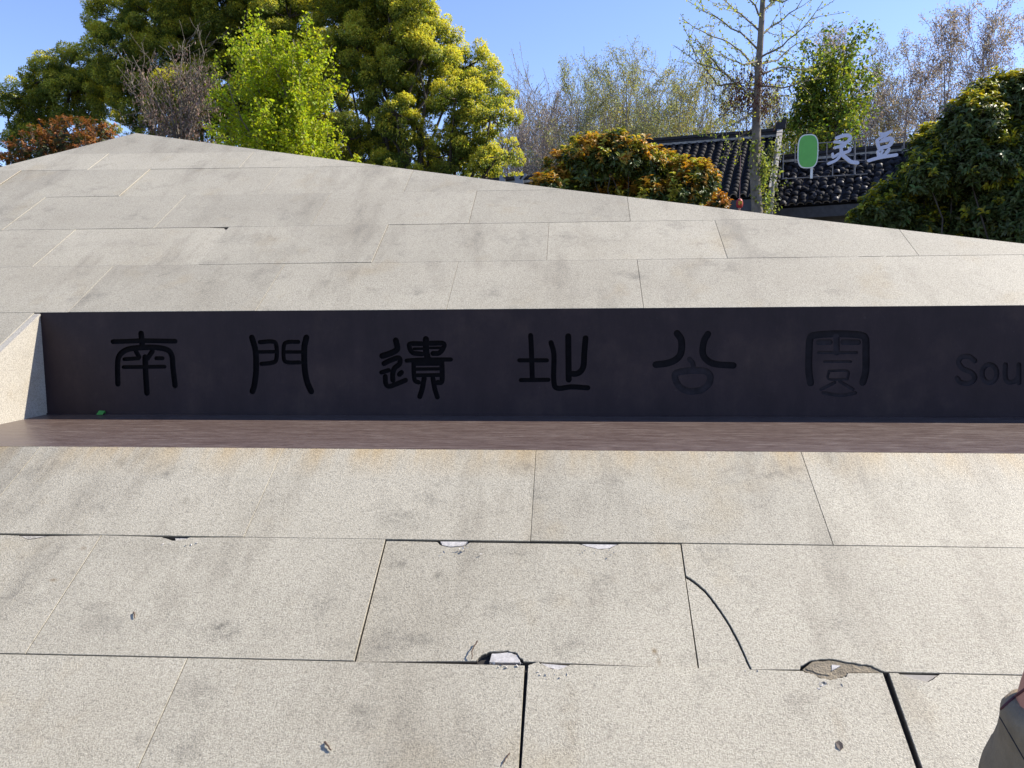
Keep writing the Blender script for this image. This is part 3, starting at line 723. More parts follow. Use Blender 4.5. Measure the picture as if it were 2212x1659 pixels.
# bare brown shrub with withered vine, in front of the dark evergreen
def bare_shrub():
    Y = 14.5; base = at(402, 380, Y); base.z = 0
    t = empty('bare_tree', base, 'leafless grey brown tree draped in withered vine at the stone apex', 'tree')
    T = Tree(33); fork = at(392, 310, Y); T.mb.tube(wander(base, fork, 5, .02), .055, 6, False)
    cfg = [dict(seg=6, wob=.09, trop=.07, kids=6, k0=.2, ang=42, lr=.45, sides=4, leafstep=.09, l0=.1, rr=.5, taper=.85), dict(seg=4, wob=.16, trop=.04, kids=3, ang=48, lr=.55, sides=3, leafstep=.11, rmin=.004), dict(seg=3, wob=.2, trop=.03, sides=3, leafstep=.16, rmin=.003)]
    for tx, ty in [(305, 165), (318, 130), (345, 150), (362, 110), (395, 140), (430, 108), (440, 135), (420, 175), (300, 215), (290, 245), (330, 200), (375, 180), (450, 205), (445, 240), (310, 285), (425, 255)]:
        tip = at(tx, ty, Y+T.rnd.uniform(-.6, .6)); o = base.lerp(fork, T.rnd.uniform(.82, 1.0)); d = tip-o
        T.branch(o, d, d.length*1.04, .026, 0, cfg)
    T.mb.build('branches', M['bark_grey'], t, True)
    lp = [p for p in T.lp if (p-at(392, 225, Y)).length < 1.0+T.rnd.gauss(0, .15)]
    P, D, N, S, W, C = clusters(lp, 3, .04, .07, (.20, .145, .12), 1.1, .3, .35)
    leaf_mesh('withered_vine', P, D, N, S, W, C, M['leaf_dry'], t, .3, .2)
bare_shrub()

# ------------------------------------------------------------------ laurel-like shrubs: shoots with whorls of long leaves
def shrub(name, label, blobs, Y, base_px, shoots, leaf_l, newc, oldc, frac=.55, seed=1, dy=.5, mat='leaf_shiny', group=None, upper=-.15, per=13, cat='shrub', alt=None):
    random.seed(seed); base = at(base_px[0], base_px[1], Y); base.z = 0
    t = empty(name, base, label, cat, group); st = MB(); P, D, N, C, S = [], [], [], [], []
    for (bx, by, br) in blobs:
        yy = Y+random.uniform(-dy, dy); c = at(bx, by, yy); r = br*mpp(yy); cn = np.array(c)
        st.tube(wander(base, c, 6, .05), [.016, .015, .014, .012, .010, .008, .006], 5, False)
        n = int(shoots*(br/70)**2)
        for dv in rdir(n):
            if dv[2] < -.8: dv[2] *= -1
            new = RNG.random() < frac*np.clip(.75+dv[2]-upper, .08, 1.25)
            dep = RNG.uniform(.80, 1.06) if (new or RNG.random() < .55) else RNG.uniform(.35, .9)
            dep *= (RNG.uniform(1.05, 1.35) if RNG.random() < .12 else 1.0)
            pc = cn+dv*r*dep; ax = dv*.75+np.array([0, 0, .75])+rdir(1)[0]*.25; ax /= np.linalg.norm(ax)
            if RNG.random() < .4: st.tube([Vector(cn*.55+pc*.45), Vector(pc)], [.008, .004], 3, False)
            m = int(per*RNG.uniform(.7, 1.3)); nc = alt if (alt and RNG.random() < .45) else newc
            L = leaf_l*RNG.uniform(.75, 1.2)*(1.0 if new else 1.1)
            side = rdir(m); side -= ax*(side@ax)[:, None]; side /= np.linalg.norm(side, axis=1, keepdims=True)
            lift = RNG.uniform(.05, .95, m)[:, None] if new else RNG.uniform(-.2, .7, m)[:, None]
            dd = side+ax*lift; dd /= np.linalg.norm(dd, axis=1, keepdims=True)
            P.append(pc+ax*(RNG.uniform(-1, .35, m)[:, None])*L*.9); D.append(dd)
            nn = ax*1.0-side*lift*.6+rdir(m)*.2; N.append(nn)
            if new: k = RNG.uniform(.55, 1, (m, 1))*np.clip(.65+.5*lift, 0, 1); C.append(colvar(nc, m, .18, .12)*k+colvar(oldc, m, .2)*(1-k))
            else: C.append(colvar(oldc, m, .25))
            S.append(RNG.uniform(.75, 1.15, m)*L)
    st.build('stems', M['bark'], t, True)
    S = np.concatenate(S)
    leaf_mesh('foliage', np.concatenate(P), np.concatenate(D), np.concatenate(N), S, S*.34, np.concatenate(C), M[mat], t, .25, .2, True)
    return t
DKG = (.040, .068, .020)
shrub('photinia_shrub', 'orange red tipped shrub at the left end of the crest', [(75, 320, 45), (130, 300, 42), (160, 290, 40), (190, 305, 38), (215, 300, 38), (110, 335, 45), (45, 345, 38), (20, 365, 34), (235, 315, 22), (185, 330, 38), (140, 350, 40), (80, 365, 40)], 13.5, (140, 420), 220, .07, (.38, .14, .042), (.075, .085, .03), .62, 41)
shrub('photinia_shrub', 'large orange and yellow leaved shrub before the tiled roof', [(1225, 370, 48), (1270, 345, 50), (1305, 338, 40), (1333, 306, 24), (1358, 340, 42), (1402, 354, 40), (1440, 366, 36), (1478, 384, 38), (1515, 390, 36), (1250, 395, 48), (1300, 385, 55), (1360, 390, 58), (1420, 400, 55), (1470, 425, 50), (1330, 430, 50), (1210, 400, 36), (1515, 425, 34), (1400, 440, 50)], 11.5, (1370, 520), 260, .09, (.58, .30, .04), (.085, .115, .028),   .66, 42, upper=.15, alt=(.54, .48, .055))
shrub('photinia_shrub', 'small orange leaved shrub just left of the red lantern', [(1553, 437, 15), (1562, 443, 12), (1543, 452, 16), (1556, 460, 16)], 11.0, (1565, 520), 260, .085, (.48, .20, .03), (.05, .075, .02), .8, 43, .2)
shrub('photinia_shrub', 'low sprig of yellow orange leaves beside the grey cut letters', [(1172, 392, 16), (1192, 392, 16), (1155, 398, 12), (1180, 405, 20)], 10.5, (1175, 470), 260, .08, (.46, .25, .03), (.05, .075, .02), .8, 44, .2)
shrub('evergreen_shrub', 'huge dark green shrub with sunlit yellow tips at the right edge', [(2190, 215, 50), (2130, 225, 45), (2100, 270, 55), (2160, 280, 70), (2230, 250, 75), (2060, 320, 50), (2015, 300, 30), (1995, 330, 30), (2120, 350, 75), (2200, 360, 80), (2040, 380, 60), (2000, 378, 42), (1968, 402, 38), (1922, 428, 30), (1888, 452, 26), (1920, 455, 50), (1985, 445, 60), (2060, 450, 70), (2140, 450, 75), (2220, 460, 80), (1875, 485, 36), (1930, 500, 45), (2000, 510, 55), (2080, 520, 60), (2170, 530, 70), (2270, 350, 80), (2280, 480, 80), (2290, 210, 70)], 9.0, (2090, 620), 520, .070, (.50, .46, .030), (.098, .128, .040), .7, 45, .45, upper=.82)

# ------------------------------------------------------------------ thin budding trees of the background
def thin_tree(name, label, px, top_py, Y, seed, leafc=(.20, .22, .08), twig='twig_grey', spread=1.0, leaves=3, lsize=.085, group='thin budding trees behind the roofs', kids=11, base_py=470, cat='tree', hk=.86):
    base = at(px, base_py, Y); base.z = 0; top = at(px+random.Random(seed).uniform(-14, 14), top_py, Y); H = top.z
    t = empty(name, base, label, cat, group); T = Tree(seed)
    cfg = [dict(seg=9, wob=.035, trop=.03, kids=kids, k0=.28, ang=33*spread, lr=.36, sides=5, rr=.42, taper=.92, cone=.9, rmin=.012),
           dict(seg=5, wob=.09, trop=.07, kids=6, k0=.2, ang=34*spread, lr=.46, sides=3, rr=.55, rmin=.010, leafstep=.35),
           dict(seg=4, wob=.12, trop=.06, kids=4, k0=.2, ang=36, lr=.55, sides=3, rr=.6, rmin=.008, leafstep=.22),
           dict(seg=3, wob=.14, trop=.05, sides=3, rmin=.006, leafstep=.18)]
    T.branch(base, top-base, H*hk, .012*H, 0, cfg)
    T.mb.build('trunk', M[twig], t, False)
    P, D, N, S, W, C = clusters(T.lp, leaves*2, .10, lsize, leafc, .3, .25, .5)
    leaf_mesh('crown', P, D, N, S, W, C, M['leaf'], t, .2, .1)
    return t
PG, YG, OL, PK = (.30, .32, .17), (.34, .33, .13), (.24, .22, .14), (.33, .28, .32)
thin = [
 (1128, 240, 40, PK, 'grey leafless tree rising just right of the evergreen crown', 2), (1165, 195, 38, PK, 'sparse grey budding tree, second from the evergreen crown', 2),
 (1222, 145, 37, PG, 'pale green budding tree with rounded head above the low shrub sprig', 4), (1262, 175, 41, PG, 'short pale budding tree left of the tallest centre pair', 4),
 (1318, 135, 38, YG, 'yellowish budding tree left of the tallest forked one', 4), (1356, 92, 36, PG, 'tallest pale forked budding tree above the orange shrub', 4),
 (1400, 120, 41, PG, 'slim pale tree between the tallest forked pair', 3), (1448, 100, 37, YG, 'tall yellow green budding tree above the roof ridge end', 4),
 (1500, 140, 40, PG, 'pale budding tree over the middle of the dark ridge', 4), (1552, 150, 38, YG, 'yellow green tree behind the low left ginkgo branch', 5),
 (1600, 165, 41, YG, 'budding tree immediately left of the tall bare trunk', 4), (1680, 190, 39, YG, 'yellow tinted tree immediately right of the tall bare trunk', 4),
 (1905, 60, 33, PK, 'tallest thin reddish budding tree above the white roof letters', 3), (1862, 160, 38, OL, 'brownish budding tree between the maple and the tall reddish one', 4),
 (1955, 150, 37, PK, 'reddish budding tree right of the tallest one', 4), (2020, 105, 35, PK, 'bushy pinkish budding tree above the dark ridge post', 4),
 (2085, 90, 36, PK, 'pinkish tree second from the right edge of the picture', 4), (2150, 75, 34, PK, 'dense pinkish budding tree in the upper right corner', 4), (2215, 70, 36, PK, 'pinkish tree cut by the right edge of the picture', 4),
]
for i, (px, ty, Y, lc, lab, lv) in enumerate(thin):
    thin_tree('budding_tree', lab, px, ty, Y, 100+i, lc, 'twig_grey' if lc is not PK else 'twig_dark', 1.0 if i != 12 else .8, lv+(0 if i > 12 else 0), .085, kids=15 if i != 12 else 14, hk=.86 if i < 12 else .95)
# undergrowth: a mass of bare stems nobody could count
def thicket(name, label, x0, x1, ya, yb, Y, n, seed, leafc, twig):
    T = Tree(seed); rd = T.rnd
    for i in range(n):
        px = rd.uniform(x0, x1); yy = Y+rd.uniform(-4, 4); b = at(px, 470, yy); b.z = 0; tp = at(px+rd.gauss(0, 12), rd.uniform(ya, yb), yy)
        cfg = [dict(seg=6, wob=.06, trop=.02, kids=8, k0=.25, ang=26, lr=.34, sides=3, rr=.5, taper=.85, rmin=.016), dict(seg=4, wob=.10, trop=.06, kids=5, ang=30, lr=.5, sides=3, rr=.6, rmin=.012, leafstep=.4), dict(seg=3, wob=.12, trop=.04, sides=3, rmin=.010, leafstep=.3)]
        T.branch(b, tp-b, (tp-b).length, .045, 0, cfg)
    par = empty(name, at((x0+x1)/2, 470, Y), label, 'thicket'); par.location.z = 0
    par['kind'] = 'stuff'
    o = T.mb.build('stems', M[twig], par, False); o['kind'] = 'stuff'
    P, D, N, S, W, C = clusters(T.lp, 2, .12, .09, leafc, .3, .3, .5)
    leaf_mesh('buds', P, D, N, S, W, C, M['leaf'], par, .2, .1)
thicket('bare_thicket', 'mass of thin bare grey stems behind the orange shrub', 1085, 1500, 250, 350, 45, 200, 301, OL, 'twig_grey')
thicket('bare_thicket', 'mass of olive brown twigs behind the roofs on the right', 1640, 2215, 230, 330, 45, 110, 302, (.20, .18, .08), 'twig_grey')

# maple with fresh green leaves
def green_tree():
    Y = 27; base = at(1790, 470, Y); base.z = 0
    t = empty('maple_tree', base, 'fresh green leafy tree right of the tall bare trunk', 'tree'); T = Tree(61)
    fork = at(1790, 330, Y); T.mb.tube(wander(base, fork, 5, .02), [.13, .12, .12, .11, .1, .1], 7, False)
    cfg = [dict(seg=6, wob=.08, trop=.03, kids=8, k0=.35, ang=48, lr=.40, sides=4, rr=.5, leafstep=.5, l0=.5), dict(seg=4, wob=.12, trop=-.01, kids=4, ang=50, lr=.55, sides=3, leafstep=.11), dict(seg=3, wob=.15, trop=-.02, sides=3, leafstep=.09, rmin=.006)]
    for tx, ty in [(1745, 130), (1770, 95), (1810, 80), (1845, 100), (1862, 130), (1720, 165), (1705, 195), (1755, 190), (1800, 150), (1840, 175), (1730, 240), (1780, 230), (1850, 210), (1715, 275), (1690, 250), (1820, 215)]:
        tip = at(tx, ty, Y+T.rnd.uniform(-1.2, 1.2)); d = tip-fork; T.branch(fork-Vector((0, 0, T.rnd.uniform(0, .6))), d, d.length*.98, .06, 0, cfg)
    T.mb.build('trunk', M['bark'], t, True)
    P, D, N, S, W, C = clusters(T.lp, 4, .10, .12, (.115, .175, .030), .3, .25, .7)
    y = (RNG.random(len(P)) < .35)[:, None]; C = np.where(y, colvar((.24, .27, .03), len(P), .15), C)
    leaf_mesh('crown', P, D, N, S, W, C, M['leaf'], t, .15, .1)
green_tree()

# tall young ginkgo with a bare trunk, sparse leaf spurs and hanging dry vine
def tall_ginkgo():
    Y = 14.5; base = at(1636, 520, Y); base.z = 0
    t = empty('ginkgo_tree', base, 'tall sparse tree with slender grey trunk in front of the tiled roof', 'tree'); T = Tree(71)
    pp = [(1636, 520), (1636, 455), (1632, 400), (1630, 350), (1634, 300), (1634, 250), (1637, 200), (1638, 150), (1642, 100), (1645, 50), (1648, 0), (1650, -60), (1652, -130)]
    P0 = [base]+[at(x, y, Y) for x, y in pp[1:]]
    rad = [.12, .10, .088, .094, .08, .072, .066, .062, .056, .05, .045, .038, .02]
    T.mb.tube(P0, rad, 9, False)
    bark = T.mb; bark.build('trunk', M['bark_grey'], t, True); T.mb = MB()
    def spur_branch(px, r0=.02, sub=True):
        pts = [at(x, y, Y+dz) for x, y, dz in px]; L = []
        for a, b in zip(pts, pts[1:]): L += wander(a, b, 3, .03)[:-1]
        L.append(pts[-1]); n = len(L); T.mb.tube(L, [max(.005, r0*(1-.85*i/(n-1))) for i in range(n)], 5, False)
        for a, b in zip(L, L[1:]):
            m = max(1, int((b-a).length/.055))
            for k in range(m): T.lp.append(a.lerp(b, (k+T.rnd.random())/m)); T.ld.append((b-a).normalized())
        if sub:
            cfg = [dict(seg=4, wob=.10, trop=.06, sides=3, rmin=.004, leafstep=.055, l0=.08)]
            for i in range(1, n-1):
                if T.rnd.random() < .75:
                    ax = (L[i+1]-L[i]).normalized(); s_ = ax.orthogonal(); s_.rotate(Matrix.Rotation(T.rnd.uniform(0, 6.28), 3, ax))
                    T.branch(L[i], ax*.7+s_*.7+Vector((0, 0, .15)), T.rnd.uniform(.25, .75), .007, 0, cfg)
    B = [[(1633, 215, 0), (1590, 180, -.2), (1560, 155, -.3), (1505, 135, -.4), (1455, 98, -.5)], [(1560, 155, -.3), (1530, 120, -.3), (1500, 75, -.3)], [(1590, 180, -.2), (1550, 185, -.1), (1520, 145, 0), (1475, 55, .1)],
         [(1637, 150, 0), (1600, 110, .3), (1560, 85, .4), (1500, 60, .5), (1470, 30, .6)], [(1640, 110, 0), (1600, 70, -.3), (1545, 35, -.5), (1505, 18, -.6)], [(1643, 70, 0), (1600, 30, .2), (1570, 5, .3), (1540, -30, .4)],
         [(1640, 160, 0), (1690, 145, .3), (1740, 150, .4), (1790, 130, .5)], [(1641, 125, 0), (1690, 100, -.3), (1735, 60, -.4), (1778, 3, -.5)], [(1644, 75, 0), (1680, 50, .3), (1720, 20, .4), (1745, -25, .5)],
         [(1636, 185, 0), (1690, 190, -.3), (1740, 175, -.5), (1790, 165, -.6)], [(1637, 140, 0), (1680, 130, .6), (1720, 95, .8), (1760, 80, 1)], [(1646, 40, 0), (1620, 0, -.4), (1590, -40, -.5)], [(1647, 30, 0), (1680, -10, .4), (1700, -50, .5)],
         [(1636, 200, 0), (1600, 215, .4), (1570, 240, .5), (1545, 270, .6)], [(1635, 240, 0), (1600, 260, -.3), (1570, 275, -.4), (1535, 305, -.5)], [(1634, 275, 0), (1605, 290, .2), (1575, 315, .3)], [(1636, 205, 0), (1670, 215, .3), (1700, 205, .4)], [(1650, -5, 0), (1690, 5, -.3), (1740, -20, -.4)], [(1639, 130, 0), (1605, 140, -.6), (1570, 125, -.8), (1535, 100, -1)]]
    for b in B: spur_branch(b)
    T.mb.build('branches', M['bark_grey'], t, True)
    P, D, N, S, W, C = clusters(T.lp, 2, .02, .042, (.33, .37, .06), -.1, .2, .8)
    leaf_mesh('leaf_spurs', P, D, N, S, W, C, M['leaf'], t, .1, .05)
    # withered vine hanging round the fork of the crown
    vp = []
    rd = T.rnd
    for i in range(150):
        q = at(1620+rd.gauss(0, 36), 150+rd.uniform(-20, 90), Y+rd.gauss(0, .25)); L = rd.uniform(.1, .45)
        for k in range(int(L/.03)): vp.append(q+Vector((rd.gauss(0, .012), rd.gauss(0, .012), -k*.03)))
    P, D, N, S, W, C = clusters(vp, 2, .014, .045, (.105, .055, .050), 1.4, .3, .45)
    leaf_mesh('withered_vine', P, D, N, S, W, C, M['leaf_dry'], t, .3, .2)
    # ivy on the trunk
    ip = []
    for i in range(70):
        y = rd.uniform(290, 455); q = at(1636+rd.choice((-1, 1))*rd.uniform(6, 13)+(8 if y > 350 else 0), y, Y-.08+rd.uniform(-.1, .1)); ip.append(q)
    P, D, N, S, W, C = clusters(ip, 6, .04, .055, (.20, .24, .05), .5, .3, .85)
    leaf_mesh('ivy', P, D, N, S, W, C, M['leaf'], t, .1, .1)
tall_ginkgo()

# ================================================================== houses with dark clay tiles
def tile_mat(name, col, rough, var):
    m, nt, N, L, p = nmat(name); c = objcoord(nt); oi = N.new('ShaderNodeObjectInfo')
    f = noise(nt, 9, 5, .7, c); a = ramp(nt, f, [(.3, tuple(x*(1-var) for x in col)), (.7, tuple(x*(1+var) for x in col))])
    tv = math_(nt, 'MULTIPLY_ADD', oi.outputs['Random'], .9); tv.node.inputs[2].default_value = .55
    cmb = N.new('ShaderNodeCombineColor')
    for i in range(3): L.new(tv, cmb.inputs[i])
    L.new(mix(nt, 'MULTIPLY', 1.0, a, cmb.outputs[0]), p.inputs['Base Color'])
    p.inputs['Roughness'].default_value = rough; p.inputs['Specular IOR Level'].default_value = .2 if rough > .5 else .5; L.new(bump(nt, noise(nt, 60, 3, .6, c), .3, .01), p.inputs['Normal']); return m
M['tile'] = tile_mat('clay_tile', (.009, .0085, .0105), .7, .4); M['tile_gloss'] = tile_mat('clay_tile_gloss', (.013, .0125, .015), .34, .5)
_nt = M['tile_gloss'].node_tree; _p = _nt.nodes['Principled BSDF']; _oi = _nt.nodes['Object Info']
_nt.links.new(ramp(_nt, _oi.outputs['Random'], [(0, (.85,)*3), (.70, (.75,)*3), (.86, (.55,)*3), (1, (.42,)*3)]), _p.inputs['Roughness'])
_p.inputs['Specular IOR Level'].default_value = .3
M['tile_end'] = plain('tile_end', (.16, .135, .115), .8, 0, .3, 20); M['ridge'] = plain('ridge_brick', (.018, .017, .020), .8, 0, .3, 14, .3)
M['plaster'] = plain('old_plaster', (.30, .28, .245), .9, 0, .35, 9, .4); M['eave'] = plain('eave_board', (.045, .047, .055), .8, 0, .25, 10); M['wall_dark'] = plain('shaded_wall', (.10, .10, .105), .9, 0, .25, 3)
M['wood'] = plain('dark_wood', (.030, .025, .024), .8, 0, .3, 12); M['glass'] = plain('window_glass', (.02, .022, .026), .15, 0, .2, 3)

def tile_mesh(name, r, L, mat, n=7, rise=1.0):
    vs, fs = [], []
    for k in range(2):
        rr = r*(1.0 if k == 0 else .9)
        for j in (0, 1):
            for i in range(n+1):
                th = math.pi*i/n; q = rr-j*.012
                vs.append((q*math.cos(th), -L*k*-1, q*math.sin(th)*rise))
    w = n+1
    for i in range(n):
        fs.append((i, i+1, 2*w+i+1, 2*w+i)); fs.append((i, w+i, w+i+1, i+1))
    me = bpy.data.meshes.new(name); me.from_pydata(vs, [], fs); me.materials.append(mat)
    me.polygons.foreach_set('use_smooth', [True]*len(fs)); me.update(); return me

def house(label, ridge_r, ridge_l, eave_px, Yr, pitch_tile, expo, r_t, mat_t, wall_back, jitter, ext_left, rows_max, cols_max, ridge_h, name='tiled_house', verge=True, rise=1.0, xlim=0):
    Pr = at(ridge_r[0], ridge_r[1], Yr); Pl = at_z(ridge_l[0], ridge_l[1], Pr.z)
    a = Pl-Pr; La = a.length; a = a.normalized()           # along the ridge, to the left
    Pe = at_plane(eave_px[0], eave_px[1], Pr, a)
    b = Pe-Pr; Lb = b.length; b = b.normalized(); n = b.cross(a).normalized()
    if n.z < 0: n = -n
    La += ext_left
    fl = Vector((b.x, b.y, 0)).normalized()
    base = Pr+a*(La/2); base = Vector((base.x, base.y, 0))
    hs = empty(name, base, label, 'house')
    # roof deck
    m_ = MB(); back = Vector((-b.x, -b.y, b.z)).normalized()
    m_.add([Pr, Pr+a*La, Pr+a*La+b*Lb, Pr+b*Lb], [(0, 1, 2, 3)])
    m_.add([Pr-n*.08, Pr+a*La-n*.08, Pr+a*La+b*Lb-n*.08, Pr+b*Lb-n*.08], [(3, 2, 1, 0)])
    m_.add([Pr, Pr+a*La, Pr+a*La+back*Lb, Pr+back*Lb], [(3, 2, 1, 0)])
    roof = m_.build('roof', M['ridge'], hs)
    # pan troughs between the cover rows
    ncol = int(La/pitch_tile); tr = MB()
    for i in range(ncol+1):
        o = Pr+a*((i+.5)*pitch_tile); w = pitch_tile*.42; st = []
        for k in range(5):
            s_ = -1+k*.5; st.append(a*(s_*w)+n*(.012+.05*s_*s_))
        for k in range(4): tr.add([o+st[k], o+st[k+1], o+st[k+1]+b*Lb*1.005, o+st[k]+b*Lb*1.005], [(0, 1, 2, 3)])
    tr.build('pan_tiles', mat_t, roof, True, 'stuff')
    me = tile_mesh('roof_tile', r_t, expo*1.35, mat_t, 7, rise); off = wloc(roof)
    nrow = min(int(Lb/expo), rows_max)
    rot = Matrix((a, -b, n)).transposed()
    if rot.determinant() < 0: rot = Matrix((-a, -b, n)).transposed()
    cnt = 0; extra = MB()
    for i in (range(ncol) if verge else range(ncol-1, -1, -1)):
        for j in range(nrow):
            p = Pr+a*((i+1)*pitch_tile+random.gauss(0, jitter*.2))+b*(Lb-(j)*expo+random.gauss(0, jitter*.25)-.0)+n*(.03+abs(random.gauss(0, jitter*.15)))
            mt = rot @ Matrix.Rotation(R(-4)+random.gauss(0, jitter*.8), 3, 'X') @ Matrix.Rotation(random.gauss(0, jitter*1.2), 3, 'Z') @ Matrix.Rotation(random.gauss(0, jitter), 3, 'Y')
            if cnt < 300:
                o = bpy.data.objects.new('roof_tile', me); link(o, roof); o.matrix_local = Matrix.Translation(p-off) @ mt.to_4x4(); cnt += 1
            else:
                extra.add([p+mt @ v.co for v in me.vertices], [list(q.vertices) for q in me.polygons])
    if extra.v: extra.build('more_roof_tiles', mat_t, roof, True, 'stuff')
    # tile ends at the eave
    for i in range(min(ncol, cols_max+2)):
        c = Pr+a*((i+1)*pitch_tile)+b*(Lb+.004)+n*.03; e = MB(); vs = []
        for k in range(9):
            th = math.pi*k/8
            for q in (r_t*1.03, r_t*.80): vs.append(c+a*(q*math.cos(th))+n*(q*math.sin(th)*rise))
        e.add(vs, [(2*k, 2*k+1, 2*k+3, 2*k+2) for k in range(8)]); vs2 = [v+b*.012 for v in vs]
        e.add(vs2, [(2*k, 2*k+2, 2*k+3, 2*k+1) for k in range(8)]); e.build('tile_end', M['tile_end'], roof)
    # ridge
    m_ = MB(); ax = (a, fl, Vector((0, 0, 1))); mid = Pr+a*(La/2)
    m_.box(mid+Vector((0, 0, ridge_h*.5)), (La+.1, .16, ridge_h), ax); m_.box(mid+Vector((0, 0, ridge_h+.035)), (La+.16, .24, .07), ax)
    m_.box(Pr-a*.02+Vector((0, 0, ridge_h+.14)), (.26, .2, .16), ax); m_.box(Pr-a*.10+Vector((0, 0, ridge_h+.24)), (.12, .18, .10), ax)
    m_.build('ridge', M['ridge'], roof)
    m_ = MB(); m_.box(mid+fl*.10+Vector((0, 0, .03)), (La, .10, .06), ax); m_.build('ridge_mortar', M['plaster'], roof)
    # eave board, walls
    Pe0 = Pr+b*Lb; m_ = MB(); m_.box(Pe0+a*(La/2)-Vector((0, 0, .17))-fl*.06, (La, .06, .26), ax); m_.build('eave_board', M['eave'], hs)
    wy = -fl*wall_back; Ew = Pe0+wy
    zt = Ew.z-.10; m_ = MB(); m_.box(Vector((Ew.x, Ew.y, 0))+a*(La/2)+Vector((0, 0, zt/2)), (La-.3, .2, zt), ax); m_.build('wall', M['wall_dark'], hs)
    gx = Vector((Pr.x, Pr.y, 0)); m_ = MB()
    q0, q1 = Ew, Pr+(Pr-Ew)*Vector((0, 0, 0)).length if False else Pr
    gv = [Vector((Ew.x, Ew.y, 0))+a*.15, Vector((Ew.x, Ew.y, Ew.z))+a*.15, Pr+a*.15-Vector((0, 0, .05)), Pr+back*Lb+a*.15, Vector((*(Pr+back*Lb).xy, 0))+a*.15]
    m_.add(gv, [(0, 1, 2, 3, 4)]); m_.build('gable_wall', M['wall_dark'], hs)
    if verge:
        m_ = MB(); vx = (b, a, n); m_.box(Pr+b*(Lb*.5)-a*.01+n*.10, (Lb*1.0, .09, .16), vx)
        for k in range(16): m_.box(Pr+b*(Lb*(k+.5)/16)-a*.01+n*(.20+random.uniform(-.015, .015)), (Lb/16*.86, .14, .035), vx)
        m_.build('verge', M['plaster'], hs)
    return hs, Pr, a, b, n, La, Lb, fl, Pe0, Ew
random.seed(50)
H1 = house('old house with orderly dark barrel tile roof behind the tall trunk', (1684, 297), (1415, 318), (1667, 424), 22.0, .215, .21, .088, M['tile'], .7, .012, 1.6, 60, 17, .16)
H2 = house('old house with disordered glinting tile roof under white letters', (1985, 325), (1692, 353), (1966, 428), 20.5, .20, .125, .085, M['tile_gloss'], .8, .11, .0, 60, 30, .14, verge=False, rise=.7)
H3 = house('low dark roofed building whose ridge peeks over the stone crest', (1200, 392), (1040, 403), (1200, 440), 19.0, .22, .30, .09, M['tile'], .6, .02, .5, 60, 12, .10, verge=False)
# doors and shutters on the shaded front of the second house
hs, Pr, a, b, n, La, Lb, fl, Pe0, Ew = H2
ax = (a, fl, Vector((0, 0, 1)))
for k in range(5):
    c = Vector((Ew.x, Ew.y, 0))+a*(.5+k*.75)+fl*.12
    m_ = MB(); m_.box(c+Vector((0, 0, 1.2)), (.66, .05, 2.3), ax); d_ = m_.build('door', M['wood'], hs)
    m_ = MB(); m_.box(c+fl*.03+Vector((0, 0, 1.75)), (.46, .02, .8), ax); m_.build('pane', M['glass'], d_)
m_ = MB(); m_.box(at(2051, 290, 20.4)+Vector((0, 0, -.2)), (.16, .16, 1.5), ax); m_.box(at(2051, 247, 20.4), (.2, .24, .32), ax); m_.build('ridge_post', M['ridge'], hs)
# lantern under the first eave
lp = at(1597.5, 440, 17.5)
lan = empty('red_lantern', lp-Vector((0, 0, .25)), 'small red paper lantern with a gold character beside the trunk', 'lantern')
M['red'] = plain('lantern_red', (.36, .016, .022), .55, 0, .12, 5); M['gold'] = plain('gold_print', (.62, .42, .03), .5, 0, .1, 5); M['pink'] = plain('lantern_rim', (.55, .30, .24), .6, 0, .1, 5)
s_ = 17.5/FPX; w_ = 7.0*s_; h_ = 9.0*s_; vs, fs = [], []
nu, nv = 20, 9
for j in range(nv+1):
    ph = -1.15+2.3*j/nv
    for i in range(nu):
        th = 2*math.pi*i/nu; q = w_*(math.cos(ph)**.7)*(1+.03*math.cos(th*10)); vs.append(lp+Vector((q*math.cos(th), q*math.sin(th), h_*math.sin(ph)/math.sin(1.15))))
for j in range(nv):
    for i in range(nu): fs.append((j*nu+i, j*nu+(i+1) % nu, (j+1)*nu+(i+1) % nu, (j+1)*nu+i))
mesh_obj('lantern_body', vs, fs, M['red'], lan, True)
for sg in (1, -1):
    m_ = MB(); m_.tube([lp+Vector((0, 0, sg*h_*.98)), lp+Vector((0, 0, sg*(h_*1.22)))], w_*.40, 12); m_.build('rim', M['pink'], lan)
m_ = MB(); m_.tube([lp+Vector((0, 0, h_*1.2)), lp+Vector((0, 0, h_*1.2+.9))], .006, 4); m_.tube([lp-Vector((0, 0, h_*1.2)), lp-Vector((0, 0, h_*1.9))], .018, 6); m_.build('cord', M['pink'], lan)
try:
    tc = bpy.data.curves.new('lantern_character', 'FONT'); tc.body = '\u798f'; tc.size = w_*1.25; tc.align_x = 'CENTER'; tc.align_y = 'CENTER'; tc.extrude = .004; tc.offset = .004
    to = bpy.data.objects.new('tmp_text', tc); COL.objects.link(to); bpy.context.view_layer.update()
    me = bpy.data.meshes.new_from_object(to.evaluated_get(bpy.context.evaluated_depsgraph_get())); bpy.data.objects.remove(to)
    me.name = 'lantern_character'; me.materials.clear(); me.materials.append(M['gold'])
    o = link(bpy.data.objects.new('lantern_character', me), lan); o.location = lp+Vector((0, -w_-.004, 0))-lan.location; o.rotation_euler = (R(90), 0, 0)
except Exception as ex: print('font', ex)

